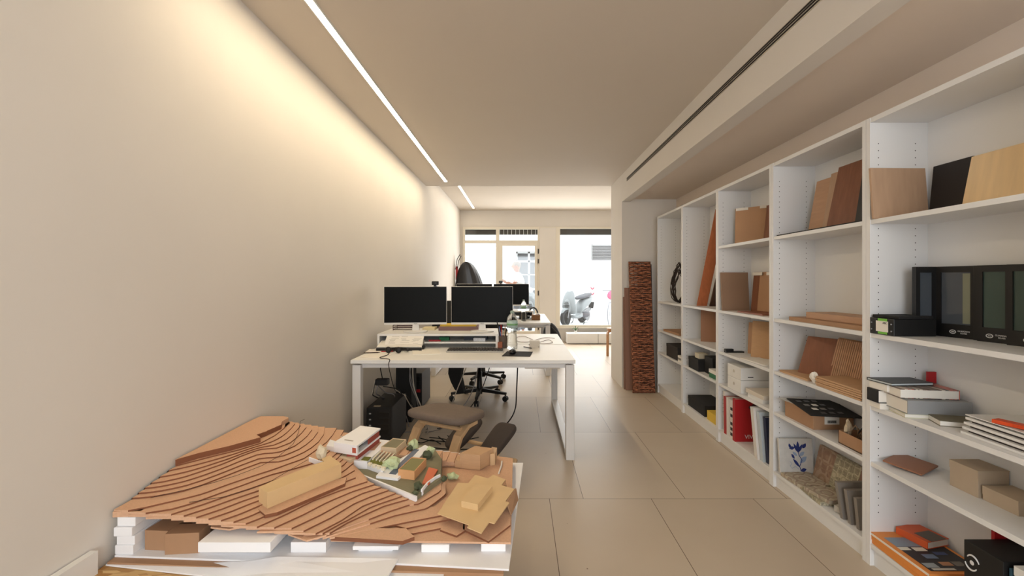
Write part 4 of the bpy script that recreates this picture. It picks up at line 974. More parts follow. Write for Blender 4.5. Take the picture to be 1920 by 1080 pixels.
b1 = book('book', mat('charcoal_cover', (52, 54, 54), .45), (1.665, 2.035, S3+.114), (.19, .13, .012), r_(4), 'dark charcoal book lying on top of the left pile on the third shelf', side='y+', pm=mat('bluish_pages', (198, 206, 208), .7))
book('book', greyplast, (1.703, 1.945, S3+.018), (.235, .155, .055), r_(-8), 'large grey cloth-bound album on the third shelf, widest of the pile', side='y-')
def stripes():
    m = mat('striped_cover', (150, 130, 118), .5).copy(); m.name = 'striped_photo_cover'; nt = m.node_tree; b = nt.nodes['Principled BSDF']
    tc = nt.nodes.new('ShaderNodeTexCoord'); mp = nt.nodes.new('ShaderNodeMapping'); mp.inputs['Rotation'].default_value = (0, 0, .7); mp.inputs['Scale'].default_value = (95, 6, 1)
    n = nt.nodes.new('ShaderNodeTexWhiteNoise'); sn = nt.nodes.new('ShaderNodeVectorMath'); sn.operation = 'FLOOR'
    nt.links.new(tc.outputs['Object'], mp.inputs[0]); nt.links.new(mp.outputs[0], sn.inputs[0]); nt.links.new(sn.outputs[0], n.inputs['Vector'])
    r = nt.nodes.new('ShaderNodeValToRGB'); r.color_ramp.interpolation = 'CONSTANT'
    for i, (p, c) in enumerate([(0, (92, 78, 70)), (.2, (186, 172, 158)), (.4, (130, 112, 100)), (.6, (196, 120, 110)), (.72, (110, 104, 98)), (.88, (214, 206, 192))]):
        e = r.color_ramp.elements[i] if i < 2 else r.color_ramp.elements.new(p); e.position = p; e.color = lin(c)
    nt.links.new(n.outputs['Value'], r.inputs[0]); nt.links.new(r.outputs[0], b.inputs['Base Color']); return m
book('book', stripes(), (1.69, 1.965, S3+.075), (.22, .13, .038), r_(-8), 'book with a striped colourful cover lying on the grey album', side='x+')
o = MB().obox((1.81, 2.04, S3+.135), (.035, .012, .05), 0).build('red_tag', red); tag(o, 'small red card standing behind the striped book', 'card')
MB().obox((1.81, 2.04, S3+.055), (.035, .012, .11), 0).build('card_stand', black, o)
book('magazine', mat('pale_yellow_cover', (206, 204, 176), .6), (1.70, 1.93, S3), (.23, .13, .017), r_(-14), 'thin pale magazine pile under the grey album', side='y+', cat='magazine')
book('book', mat('olive_grey_cover', (118, 112, 92), .6), (1.73, 1.80, S3), (.20, .10, .022), r_(-20), 'small olive-grey book in front of the stacked white frames', side='x+')
for k in range(4):
    t = thing('white_frame_panel', ['lowest', 'second', 'third', 'topmost'][k]+' white frame panel in the stack at the right end of the third shelf', 'frame panel', (1.71, 1.52, S3+.017*k), 'stacked white frame panels')
    dx = .006*k
    MB().obox((1.716+dx, 1.53, S3+.017*k+.005), (.21, .34, .009), r_(-3)).build('panel', white, t, bevel=.001)
    MB().obox((1.722+dx, 1.53, S3+.017*k+.0125), (.19, .31, .006), r_(-3)).build('dark_core', mat('dark_core', (62, 52, 50), .8), t)
    if k == 3: MB().obox((1.716+dx, 1.53, S3+.017*k+.0175), (.21, .34, .003), r_(-3)).build('cover_panel', white, t)
o = MB().strip([(1.64, 1.60, S3+.079), (1.66, 1.55, S3+.078), (1.665, 1.48, S3+.082), (1.68, 1.40, S3+.085), (1.70, 1.33, S3+.085)], .035, .012, (1, .3, 0)).build('orange_strap', mat('bright_orange', (224, 84, 40), .5)); tag(o, 'bright orange strap lying on the white frame panels', 'strap')
# fourth shelf
o = MB().obox((1.70, 2.02, S4+.018), (.15, .14, .007), r_(28), r_(5), r_(-3)).build('wooden_coaster', mat('copper_wood', (150, 104, 78), .45)); tag(o, 'square brown wooden plate lying alone on the fourth shelf of the nearest bookcase', 'plate')
MB().obox((1.70, 2.02, S4+.007), (.07, .07, .014), r_(28)).build('foot', card_d, o)
def cbox(name, m, x0, x1, y0, y1, z, h, label, flap=None, cat='box', group=None):
    t = thing(name, label, cat, ((x0+x1)/2, (y0+y1)/2, z), group)
    MB().box(x0, x1, y0, y1, z, z+h-.002).build('box_body', m, t, bevel=.0012)
    MB().box(x0-.001, x1+.001, y0-.001, y1+.001, z+h-.002, z+h).box(x0-.0015, x0-.0005, y0, y1, z+h-.03, z+h-.001).build('lid', flap or m, t)
    return t
cbox('cardboard_box', card_g, 1.715, 1.832, 1.735, 1.85, S4, .102, 'taller grey-brown cardboard box on the fourth shelf of the nearest bookcase')
cbox('cardboard_box', card_g, 1.722, 1.832, 1.60, 1.725, S4, .052, 'flatter grey-brown cardboard box on the fourth shelf, cut off by the right edge')
# bottom shelf
for k in range(3): book('book', orange, (1.698, 1.945, S5+.017*k+.002), (.235, .315, .0165), r_(-2+k), ['lowest', 'middle', 'topmost'][k]+' large orange book in the pile on the bottom shelf of the nearest bookcase', side='y-' if k == 2 else 'x-', group='large orange books')
cov = thing('cover_print', 'glossy cover print with sky, houses and roofs on the topmost orange book', 'print', (1.72, 1.91, S5+.053)); 
ZT = S5+.0535
def cv(m, x0, x1, y0, y1, dz, nm='printed_area'): MB().box(x0, x1, y0, y1, ZT+dz, ZT+dz+.0004).build(nm, m, cov)
cv(mat('print_sky', (132, 152, 170), .4), 1.60, 1.80, 1.97, 2.04, .0); cv(mat('print_dark', (40, 42, 46), .4), 1.60, 1.80, 1.805, 1.97, .0)
for x, y, w_, h_, c in ((1.62, 1.955, .045, .022, (226, 226, 214)), (1.68, 1.95, .05, .026, (226, 226, 214)), (1.745, 1.975, .04, .02, (200, 206, 196)), (1.68, 1.90, .05, .03, (110, 130, 160)), (1.74, 1.92, .05, .022, (70, 84, 130)), (1.63, 1.84, .05, .03, (160, 170, 176)), (1.70, 1.85, .045, .025, (184, 132, 96)), (1.75, 1.85, .04, .03, (120, 116, 110)), (1.66, 1.815, .09, .012, (200, 196, 186))):
    cv(mat('print_%d_%d_%d' % c, c, .4), x-w_/2, x+w_/2, y-h_/2, y+h_/2, .0005, 'printed_house')
b2 = book('book', mat('deep_orange_cover', (216, 98, 54), .45), (1.755, 2.025, S5+.0545), (.12, .13, .030), r_(14), 'small thick orange-red book on top of the large orange ones', side='x-')
MB().obox((1.765, 1.995, S5+.0853), (.085, .07, .0008), r_(14)).build('cover_photo', mat('grey_photo', (92, 84, 76), .4), b2)
mg = thing('magazine_holder', 'black magazine box with a white swirl emblem and vertical letters on the bottom shelf', 'magazine box', (1.70, 1.59, S5))
MB().box(1.585, 1.83, 1.520, 1.655, S5, S5+.262).build('box_body', black, mg, bevel=.002)
wpn = mat('white_print', (222, 222, 222), .5)
e = MB(); ec = Vector((1.5842, 1.625, S5+.195))
for a0, rr in ((.3, .026), (.3+PI, .026)):
    e.tube([ec+Vector((0, -math.cos(a0+i*.2)*rr*(1-.02*i), math.sin(a0+i*.2)*rr*1.15*(1-.02*i))) for i in range(12)], [.001+.0022*math.sin(PI*(i+1)/13) for i in range(12)], 6)
e.ball(ec, (.001, .008, .008), 12, 8); e.build('emblem', wpn, mg)
text('letters', 'AIA', .036, (1.5842, 1.555, S5+.165), axes((0, 0, 1), (0, 1, 0)), mat('grey_print', (96, 100, 102), .5), mg)
lean('folder', mat('teal_folder', (52, 84, 100), .5), (1.60, 1.508), (1.82, 1.508), S5, .245, .008, (0, 0), 'teal blue folder between the black magazine box and the white box', 'folder')
B('folder', red, 1.70, 1.82, 1.66, 1.672, S5, S5+.285, 'red folder sticking up behind the black magazine box', 'folder')
cbox('white_box', white, 1.60, 1.82, 1.37, 1.50, S5, .262, 'tall white box at the lower right corner of the picture')

# ------------------------------------------------------------------ fourth unit (patterned tiles)
o = MB().box(1.582, 1.80, 2.17, 2.86, S1, S1+.006).build('black_sheet', blackm); tag(o, 'thin black sheet lying under the leaning boards on the top shelf', 'sheet')
zt1 = S1+.006
lean('veneer_board', oak, (1.735, 2.80), (1.735, 2.60), zt1, .315, .010, (.05, -.012), 'light brown board leaning on the top shelf, farthest from the camera of the three', 'sample board')
lean('veneer_board', oak2, (1.728, 2.66), (1.728, 2.50), zt1, .33, .010, (.05, -.012), 'greyish brown board between the light and the dark reddish ones', 'sample board')
lean('veneer_board', walnut, (1.70, 2.58), (1.70, 2.30), zt1, .345, .014, (.06, -.02), 'dark reddish-brown board leaning nearest the camera on the top shelf', 'sample board')
lean('veneer_board', black, (1.68, 2.33), (1.68, 2.16), zt1, .32, .010, (.05, 0), 'black board hidden behind the upright on the top shelf', 'sample board')
B('wood_slab', card_d, 1.60, 1.80, 2.16, 2.76, S2, S2+.022, 'lower wooden slab on the second shelf above the ribbed board', 'wood sample', bevel=.001)
B('wood_slab', oak, 1.64, 1.80, 2.16, 2.66, S2+.022, S2+.056, 'upper wooden slab on the second shelf above the ribbed board', 'wood sample', bevel=.002)
rb = thing('ribbed_board', 'upright board of closely set brown ribs leaning on the back of the third shelf', 'sample board', (1.78, 2.4, S3))
for k in range(30):
    y = 2.62-k*.0155; MB().tube([(1.745, y, S3+.004), (1.79, y-.02, S3+.235)], .0065, 6).build('rib', oak, rb)
lean('backing', card_d, (1.756, 2.635), (1.756, 2.15), S3, .24, .004, (.044, -.02), '', None, parent=rb)
lean('veneer_board', walnut, (1.66, 2.78), (1.74, 2.60), S3, .23, .012, (.06, -.01), 'reddish-brown corrugated panel standing left of the ribbed board', 'sample board')
B('cardboard_sheet', card, 1.60, 1.80, 2.58, 2.86, S3, S3+.012, 'single cardboard sheet lying left of the cardboard stack on the third shelf', 'cardboard')
for k in range(5): o = MB().obox((1.68, 2.315, S3+.005+.0105*k), (.195+.004*(k % 2), .33, .0085), r_((-1, 1, 0, 1.5, -.5)[k])).build('cardboard_sheet', card); tag(o, ['bottom', 'second lowest', 'middle', 'second highest', 'top'][k]+' sheet of the cardboard stack in front of the ribbed board', 'cardboard', 'stacked cardboard sheets')
cr = MB().ball((1.60, 2.52, S3+.03), (.018, .03, .03), 9, 6, .3).build('crumpled_paper', paper); tag(cr, 'crumpled white paper scrap beside the cardboard stack', 'paper')
lb = cbox('cardboard_box', card_d, 1.60, 1.82, 2.53, 2.80, S4, .095, 'brown cardboard box with a white barcode label under a black sample card')
MB().box(1.66, 1.74, 2.5265, 2.5285, S4+.03, S4+.075).build('white_label', paper, lb)
for k in range(14): MB().box(1.675+k*.0036, 1.6765+k*.0036+.0008*(k % 3), 2.5255, 2.5265, S4+.037, S4+.052).build('barcode_bar', black, lb)
cd = thing('sample_card', 'black card with small square stone samples lying on the cardboard box', 'sample card', (1.69, 2.6, S4+.098))
MB().obox((1.695, 2.60, S4+.102), (.25, .36, .005), r_(-12)).build('card', blackm, cd)
for i in range(4):
    for j in range(3): MB().obox((1.63+.045*j+.02*(i-1.5)*.2, 2.48+.08*i, S4+.1062), (.026, .036, .002), r_(-12)).build('stone_sample', [mat('sample_black', (48, 46, 46), .3), paper, mat('sample_grey', (120, 116, 112), .4)][(i*j+i) % 3], cd)
o = MB().obox((1.66, 2.76, S4+.0975), (.15, .16, .003), r_(8)).build('acetate_sheet', mat('pale_grey_sheet', (196, 192, 186), .3)); tag(o, 'pale grey translucent sheet under the black sample card', 'sheet')
ob = thing('open_box', 'small open cardboard box full of dried plants and dark cables', 'box', (1.68, 2.25, S4))
x0, x1, y0, y1 = 1.60, 1.76, 2.16, 2.33
MB().box(x0, x1, y0, y1, S4, S4+.004).box(x0, x0+.003, y0, y1, S4, S4+.065).box(x1-.003, x1, y0, y1, S4, S4+.065).box(x0, x1, y0, y0+.003, S4, S4+.065).box(x0, x1, y1-.003, y1, S4, S4+.065).build('box_body', card_d, ob)
tw = MB(); rr = random.Random(3)
for k in range(26):
    p = Vector((rr.uniform(1.62, 1.74), rr.uniform(2.18, 2.31), S4+.03)); q = [p]
    for j in range(4): q.append(q[-1]+Vector((rr.uniform(-.02, .02), rr.uniform(-.025, .025), rr.uniform(0, .03))))
    tw.tube(q, .0022, 5)
tw.build('dried_twigs', mat('dry_twig', (120, 98, 76), .9), ob)
o = MB().ball((1.635, 2.31, S4+.085), (.02, .018, .035), 8, 6, .35).build('paper_flower', mat('dried_cream', (206, 188, 160), .8)); attach(o, ob)
cab('black_cable', [(1.66, 2.28, S4+.06), (1.69, 2.25, S4+.12), (1.72, 2.21, S4+.10), (1.70, 2.18, S4+.07), (1.73, 2.17, S4+.11)], cable_m, .003, 'black cable looping out of the small open cardboard box')
# tiles on the bottom shelf
def ornament(name, a, b_, c, sc=26):
    if name in MATS: return MATS[name]
    m = mat(name+'_b', a, .6, var=.12, scale=20).copy(); m.name = name; nt = m.node_tree; b = nt.nodes['Principled BSDF']; src = b.inputs['Base Color'].links[0].from_socket
    tc = nt.nodes.new('ShaderNodeTexCoord'); v = nt.nodes.new('ShaderNodeTexVoronoi'); v.feature = 'DISTANCE_TO_EDGE'; v.inputs['Scale'].default_value = sc; v.inputs['Randomness'].default_value = .25
    v2 = nt.nodes.new('ShaderNodeTexVoronoi'); v2.inputs['Scale'].default_value = sc*.5; v2.inputs['Randomness'].default_value = 0
    wv = nt.nodes.new('ShaderNodeMath'); wv.operation = 'SINE'; ml = nt.nodes.new('ShaderNodeMath'); ml.operation = 'MULTIPLY'; ml.inputs[1].default_value = 26
    for q in (v, v2): nt.links.new(tc.outputs['Object'], q.inputs['Vector'])
    nt.links.new(v2.outputs['Distance'], ml.inputs[0]); nt.links.new(ml.outputs[0], wv.inputs[0])
    l = nt.nodes.new('ShaderNodeMath'); l.operation = 'LESS_THAN'; l.inputs[1].default_value = .09; nt.links.new(v.outputs['Distance'], l.inputs[0])
    g = nt.nodes.new('ShaderNodeMath'); g.operation = 'GREATER_THAN'; g.inputs[1].default_value = .55; nt.links.new(wv.outputs[0], g.inputs[0])
    m1 = nt.nodes.new('ShaderNodeMix'); m1.data_type = 'RGBA'; m1.inputs['B'].default_value = lin(b_); nt.links.new(l.outputs[0], m1.inputs['Factor']); nt.links.new(src, m1.inputs['A'])
    m2 = nt.nodes.new('ShaderNodeMix'); m2.data_type = 'RGBA'; m2.inputs['B'].default_value = lin(c); nt.links.new(g.outputs[0], m2.inputs['Factor']); nt.links.new(m1.outputs['Result'], m2.inputs['A'])
    nt.links.new(m2.outputs['Result'], b.inputs['Base Color']); MATS[name] = m; return m
orn_g = ornament('green_tile_pattern', (150, 142, 122), (196, 188, 164), (172, 164, 138)); orn_b = ornament('brown_tile_pattern', (150, 120, 102), (176, 152, 130), (162, 134, 112), 14); orn_p = ornament('pale_tile_pattern', (176, 164, 144), (196, 186, 166), (160, 142, 126), 18)
ft = thing('painted_tile', 'white tile painted with a blue tulip standing on the bottom shelf', 'tile', (1.68, 2.85, S5))
T0 = Vector((1.583, 2.82, S5+.012)); tu = Vector((1, 0, 0)); tv = Vector((0, .10, .98)).normalized(); tn = tu.cross(tv)  # towards the viewer
def tp(u, v, o=0.0): return T0+tu*u*.205+tv*v*.205+tn*(.0008+o)
MB().loft([tp(0, 0), tp(1, 0), tp(1, 1), tp(0, 1)], [tp(0, 0)-tn*.018, tp(1, 0)-tn*.018, tp(1, 1)-tn*.018, tp(0, 1)-tn*.018]).build('tile_body', mat('glazed_white', (206, 204, 200), .4, var=.05, scale=30), ft, bevel=.002)
blue = mat('cobalt_blue', (42, 56, 118), .4); pblue = mat('pale_blue_glaze', (150, 168, 196), .4)
def petal(u0, v0, u1, v1, wd, m, nm):
    a = Vector((u0, v0)); b = Vector((u1, v1)); d = b-a; n_ = Vector((-d.y, d.x)).normalized()*wd; L = []; R_ = []
    for i in range(7):
        t = i/6; s = math.sin(PI*min(1, t*.95+.03)); c_ = a+d*t; L.append(c_+n_*s); R_.append(c_-n_*s)
    ring = L+R_[::-1]; MB().loft([tp(q.x, q.y, .0012) for q in ring], [tp(q.x, q.y, .0) for q in ring]).build(nm, m, ft)
MB().tube([tp(.62, .06, .001), tp(.58, .2, .001), tp(.66, .38, .001), tp(.58, .52, .001), tp(.56, .66, .001)], .0022, 6).build('painted_stem', blue, ft)
for q in ((.56, .62, .56, .92, .045), (.56, .60, .44, .86, .04), (.56, .60, .70, .84, .04), (.46, .74, .30, .72, .05), (.34, .72, .30, .86, .035), (.70, .72, .80, .86, .05), (.58, .18, .40, .42, .04), (.44, .42, .36, .56, .035), (.60, .07, .78, .12, .05)): petal(*q, blue, 'painted_petal')
for q in ((.60, .30, .80, .48, .07), (.60, .50, .74, .62, .05), (.52, .50, .40, .62, .04)): petal(*q, pblue, 'painted_leaf')
MB().tube([tp(.55, .12, .001), tp(.45, .2, .001), tp(.35, .14, .001), tp(.30, .22, .001), tp(.36, .28, .001), tp(.30, .34, .001)], .0012, 6).build('painted_tendril', pblue, ft)
lean('floor_tile', orn_b, (1.775, 2.815), (1.775, 2.65), S5, .19, .02, (.045, 0), 'brown patterned tile leaning at the back right of the tulip tile', 'tile', 'patterned tiles')
lean('floor_tile', orn_g, (1.76, 2.655), (1.76, 2.46), S5, .19, .02, (.055, 0), 'greenish patterned tile leaning at the back with pale floral medallions', 'tile', 'patterned tiles')
lean('floor_tile', mat('rose_tile', (150, 116, 100), .7, var=.1), (1.755, 2.45), (1.755, 2.27), S5, .18, .02, (.05, 0), 'plain rose-brown tile leaning behind the grey upright tiles', 'tile', 'patterned tiles')
for k, (x, y, rz, m, lab) in enumerate([(1.672, 2.725, 3, orn_p, 'pale tile with a reddish oval motif lying in front of the tulip tile'), (1.668, 2.525, -4, orn_g, 'grey-green patterned tile lying in the middle of the bottom shelf')]):
    o = MB().obox((x, y, S5+.011), (.17, .19, .02), r_(rz)).build('floor_tile', m, bevel=.001); tag(o, lab, 'tile', 'patterned tiles')
o = MB().obox((1.655, 2.50, S5+.031), (.13, .17, .018), r_(9)).build('floor_tile', orn_p, bevel=.001); tag(o, 'pale worn tile lying on top of the grey-green tile', 'tile', 'patterned tiles')
o = MB().obox((1.645, 2.345, S5+.02), (.05, .08, .03), r_(20)).build('stone_piece', mat('pale_stone', (190, 184, 174), .7)); tag(o, 'small pale stone block in front of the grey upright tiles', 'stone')
for k in range(3):
    lean('floor_tile', mat('grey_stone_tile', (140, 132, 124), .8, var=.1), (1.60+.004*k, 2.295-.05*k), (1.78, 2.30-.05*k), S5, .165-.012*k, .020, (0, .045-.012*k), ['leftmost', 'middle', 'rightmost'][k]+' of the three dark grey tiles standing at the right end of the bottom shelf', 'tile', 'grey upright tiles')

# ------------------------------------------------------------------ middle unit (red book)
vb = thing('veneer_board', 'brown veneer boards with white labels on the top shelf of the middle bookcase', 'sample board', (1.74, 3.5, S1))
lean('board', mat('caramel_board', (186, 146, 112), .6, var=.05, scale=6), (1.665, 3.60), (1.815, 3.43), S1, .285, .012, (.012, .012), '', None, parent=vb)
for a, b in ((.02, .42), (.80, 1.0)):
    p = Vector((1.665, 3.60)).lerp(Vector((1.815, 3.43)), a)+Vector((.009, .004)); q = Vector((1.665, 3.60)).lerp(Vector((1.815, 3.43)), b)+Vector((.009, .004))
    MB().loft([(p.x, p.y, S1+.266), (q.x, q.y, S1+.266), (q.x, q.y+.002, S1+.266), (p.x, p.y+.002, S1+.266)], [(p.x, p.y, S1+.286), (q.x, q.y, S1+.286), (q.x, q.y+.002, S1+.286), (p.x, p.y+.002, S1+.286)]).build('white_label', paper, vb)
lean('veneer_board', walnut, (1.79, 3.42), (1.79, 3.05), S1, .28, .010, (.03, 0), 'darker board behind the labelled caramel one, half hidden by the upright', 'sample board')
lean('veneer_board', mat('taupe_board', (152, 122, 98), .7, var=.03), (1.583, 3.63), (1.80, 3.635), S2, .30, .012, (0, .03), 'square taupe board on the second shelf of the middle bookcase', 'sample board')
v2 = thing('veneer_board', 'dark-edged wood board with white labels right of the square taupe one', 'sample board', (1.80, 3.5, S2))
lean('board', walnut, (1.79, 3.60), (1.79, 3.50), S2, .30, .014, (.025, 0), '', None, parent=v2); lean('board', mat('caramel_board', (186, 146, 112), .6), (1.785, 3.495), (1.785, 3.10), S2, .30, .010, (.025, 0), '', None, parent=v2)
MB().box(1.795, 1.797, 3.44, 3.585, S2+.275, S2+.298).box(1.795, 1.797, 3.2, 3.38, S2+.275, S2+.298).build('white_label', paper, v2)
B('wood_slab', mat('red_wood', (142, 84, 58), .5), 1.62, 1.80, 3.10, 3.46, S2, S2+.010, 'thin reddish wooden slat lying in front of the labelled board', 'wood sample')
lean('veneer_board', mat('caramel_board', (186, 146, 112), .6), (1.755, 3.58), (1.795, 3.42), S3, .24, .012, (.01, 0), 'light brown board standing left on the third shelf of the middle bookcase', 'sample board')
lean('veneer_board', card, (1.70, 3.42), (1.80, 3.25), S3, .262, .012, (.03, .03), 'larger brown board leaning over the light brown one on the third shelf', 'sample board')
ph = thing('tape_measure', 'thin black gadget lying near the front edge of the third shelf', 'gadget', (1.66, 3.62, S3)); MB().box(1.60, 1.74, 3.60, 3.64, S3, S3+.010).build('body', black, ph); MB().box(1.60, 1.66, 3.605, 3.635, S3+.010, S3+.028).build('knob', black, ph)
o = MB().obox((1.66, 3.18, S3+.005), (.14, .30, .008), r_(4)).build('papers', paper); tag(o, 'thin white papers lying at the front right of the third shelf', 'paper')
def lidbox(x0, x1, y0, y1, z, h, label):
    t = thing('white_box', label, 'box', ((x0+x1)/2, (y0+y1)/2, z), 'white archive boxes')
    MB().box(x0, x1, y0, y1, z, z+h).build('box_body', white, t, bevel=.003)
    MB().box(x0+.05, x0+.09, y0-.001, y0, z+.02, z+.026).build('printed_mark', black, t); MB().lathe([(.012, 0), (.012, .001)], (x0-.0008, (y0+y1)/2, z+h*.55), 16, Matrix.Rotation(-PI/2, 4, 'Y')).build('finger_hole', mat('shadow_grey2', (196, 190, 182), .8), t)
lidbox(1.59, 1.82, 3.34, 3.555, S4, .092, 'lower white box of the stacked pair on the fourth shelf'); lidbox(1.592, 1.822, 3.345, 3.56, S4+.093, .090, 'upper white box of the stacked pair on the fourth shelf')
B('white_box', white, 1.60, 1.82, 3.06, 3.26, S4, S4+.028, 'lower flat white box at the right of the stacked pair', 'box', bevel=.002); B('white_box', mat('warm_white', (222, 212, 198), .6), 1.595, 1.82, 3.04, 3.28, S4+.028, S4+.056, 'upper flat white box at the right of the stacked pair', 'box', bevel=.002)
def vbook(name, m, x0, x1, y, th, h, label, leanY=0.0, group='upright books on the bottom shelf'):
    t = thing(name, label, 'book', ((x0+x1)/2, y+th/2, S5), group)
    p = [(x0, y, S5), (x1, y, S5), (x1, y+th, S5), (x0, y+th, S5)]; u = Vector((0, leanY, h)); k = .003
    def sl(a, b, xa, xb, m_, nm, z0=0, z1=1):
        r0 = [Vector((xa, y+a, S5))+u*z0, Vector((xb, y+a, S5))+u*z0, Vector((xb, y+b, S5))+u*z0, Vector((xa, y+b, S5))+u*z0]
        MB().loft(r0, [v+u*(z1-z0) for v in r0]).build(nm, m_, t)
    sl(0, k, x0, x1, m, 'cover'); sl(th-k, th, x0, x1, m, 'cover'); sl(k, th-k, x0, x0+k, m, 'spine'); sl(k, th-k, x0+k, x1-.003, paper, 'page_block', .01, .985)
    return t
vbook('book', paper, 1.60, 1.80, 3.615, .030, .315, 'thin white book at the left end of the bottom shelf books', .01)
vbook('book', red, 1.585, 1.78, 3.565, .040, .285, 'narrow red-spined book left of the large red one', .01)
vbook('book', mat('white_gloss_cover', (226, 220, 214), .4), 1.585, 1.80, 3.52, .040, .288, 'white-spined book between two red ones', .008)
vb2 = vbook('book', mat('white_gloss_cover', (226, 220, 214), .4), 1.585, 1.79, 3.455, .055, .285, 'white book with black markings on its spine, touching the large red book', .005)
for z in (.02, .06, .10, .16, .21): MB().box(1.5838, 1.585, 3.462, 3.495, S5+z, S5+z+.022).build('spine_print', black, vb2)
rbk = vbook('book', red, 1.578, 1.80, 3.405, .040, .312, 'large red book facing out with the white letters VIVE', .0)
text('cover_title', 'VIVENDA', .040, (1.74, 3.4044, S5+.035), axes((1, 0, 0), (0, 0, 1)), mat('white_print', (222, 222, 222), .5), rbk) if False else text('cover_title', 'VIVE', .042, (1.690, 3.4044, S5+.035), axes((1, 0, 0), (0, 0, 1)), mat('white_print', (222, 222, 222), .5), rbk)
MB().ball((1.72, 3.3995, S5+.255), (.045, .004, .022), 10, 6, .3).build('cover_picture', mat('dark_photo', (70, 40, 42), .5), rbk)
vbook('book', mat('white_gloss_cover', (226, 220, 214), .4), 1.57, 1.79, 3.065, .040, .325, 'tall white book leaning away right of the large red one', .06)
vbook('book', mat('pale_blue_cover', (196, 206, 212), .5), 1.585, 1.80, 3.022, .035, .31, 'tall pale blue book leaning beside the tall white one', .055)
vbook('book', mat('navy_cover', (40, 46, 72), .5), 1.60, 1.80, 2.985, .030, .29, 'tall navy book next to the upright of the middle bookcase', .04)
MB().box(1.62, 1.80, 3.30, 3.36, S5+0, S5+.0).v
# ------------------------------------------------------------------ second unit (tall orange board)
lean('timber_board', rustwood, (1.650, 4.34), (1.730, 4.30), S2, .84, .030, (0, -.42), 'tall orange-brown wooden board leaning steeply in the second bookcase', 'timber')
lean('timber_board', mat('dark_timber', (78, 52, 42), .6), (1.735, 4.24), (1.82, 4.24), S2, .60, .020, (0, -.33), 'shorter dark board leaning behind the tall orange-brown one', 'timber')
lean('veneer_board', mat('russet_board', (160, 118, 92), .7), (1.665, 4.28), (1.83, 4.18), S3, .29, .012, (.01, .02), 'brown board leaning on the third shelf below the tall orange-brown one', 'sample board')
cbox('black_box', blackm, 1.59, 1.80, 4.14, 4.38, S4, .105, 'long black box on the fourth shelf, in front of the cream box'); cbox('black_box', blackm, 1.64, 1.82, 3.95, 4.12, S4, .15, 'taller black box behind the green one')
B('small_box', mat('cream_box', (214, 204, 180), .6), 1.62, 1.70, 4.20, 4.30, S4+.105, S4+.15, 'small cream box on top of the long black box', 'box')
cbox('green_box', green, 1.60, 1.80, 3.77, 3.93, S4, .07, 'green box with a pale lid at the right end of the fourth shelf', paper)
cbox('black_box', blackm, 1.60, 1.82, 4.02, 4.42, S5, .095, 'flat wide black box on the bottom shelf of the second bookcase')
B('yellow_box', yellow, 1.60, 1.76, 3.76, 3.97, S5, S5+.075, 'yellow box in front of the flat wide black one', 'box')
# ------------------------------------------------------------------ farthest unit
cl = MB(); rr = random.Random(5)
for k in range(16):
    ph = rr.uniform(0, 6.28); wx, wy = rr.uniform(.6, 1), rr.uniform(.7, 1); pts = []
    for i in range(20):
        a = 2*PI*i/20; z = .215*(1-math.cos(a))*wy+.01; w_ = (.085-.10*(z/.45)**2*.6)*wx
        pts.append((1.665+w_*math.sin(a)+rr.uniform(-.008, .008), 4.88+.05*math.sin(a+ph)-.10*z, S2+z+rr.uniform(-.006, .006)))
    cl.tube(pts, .0042, 6, True)
o = cl.build('wire_coil', mat('dark_rattan', (46, 34, 30), .7), smooth=True); tag(o, 'dark tangled coil of rattan or wire standing in the farthest bookcase', 'coil')
o = MB().obox((1.70, 4.93, S3+.012), (.20, .46, .022), r_(2)).build('wood_slab', card_d); tag(o, 'flat brown slab lying on the third shelf of the farthest bookcase', 'wood sample')
cbox('black_box', mat('charcoal_box', (50, 46, 44), .7), 1.595, 1.80, 4.70, 5.06, S4, .135, 'charcoal box on the fourth shelf of the farthest bookcase')
for k in range(3): B('book', [paper, mat('grey_cover', (150, 146, 140), .6), paper][k], 1.59, 1.74, 4.56, 4.68, S4+.021*k, S4+.021*k+.02, ['lowest', 'middle', 'topmost'][k]+' small white book beside the charcoal box', 'book', group='small books beside the charcoal box')

# ------------------------------------------------------------------ front zone of the room
for k, (a, b) in enumerate(((.94, 1.57), (1.575, 3.0))):
    t = thing('low_cabinet', ['left low white cabinet under the right shop window', 'right low white cabinet under the right shop window, running behind the pier'][k], 'cabinet', ((a+b)/2, 9.5, 0), 'low white cabinets under the window')
    MB().box(a, b, 9.36, 9.66, .012, .215).build('cabinet_body', white, t, bevel=.003); MB().box(a+.004, b-.004, 9.352, 9.36, .02, .208).build('door', white, t, bevel=.001)
pp = thing('potted_plant', 'tiny green plant standing on the left low white cabinet', 'plant', (1.13, 9.5, .215))
MB().lathe([(.02, 0), (.028, .04), (.024, .04)], (1.13, 9.5, .215), 12).build('pot', white, pp); lf = MB(); rr = random.Random(2)
for k in range(12):
    a = rr.uniform(0, 6.28); lf.strip([(1.13, 9.5, .25), (1.13+.03*math.cos(a), 9.5+.03*math.sin(a), .31), (1.13+.07*math.cos(a), 9.5+.07*math.sin(a), .30+rr.uniform(-.03, .06))], .014, .002, (-math.sin(a), math.cos(a), 0))
lf.build('leaves', mat('leaf_green', (70, 104, 60), .6), pp)
st = thing('stool', 'round wooden stool with bent legs, mostly hidden behind the pier', 'stool', (1.66, 7.95, 0))
wood_s = mat('stool_wood', (176, 128, 84), .5)
MB().lathe([(.17, .43), (.175, .437), (.175, .463), (.17, .47)], (1.66, 7.95, 0), 32).build('seat', wood_s, st)
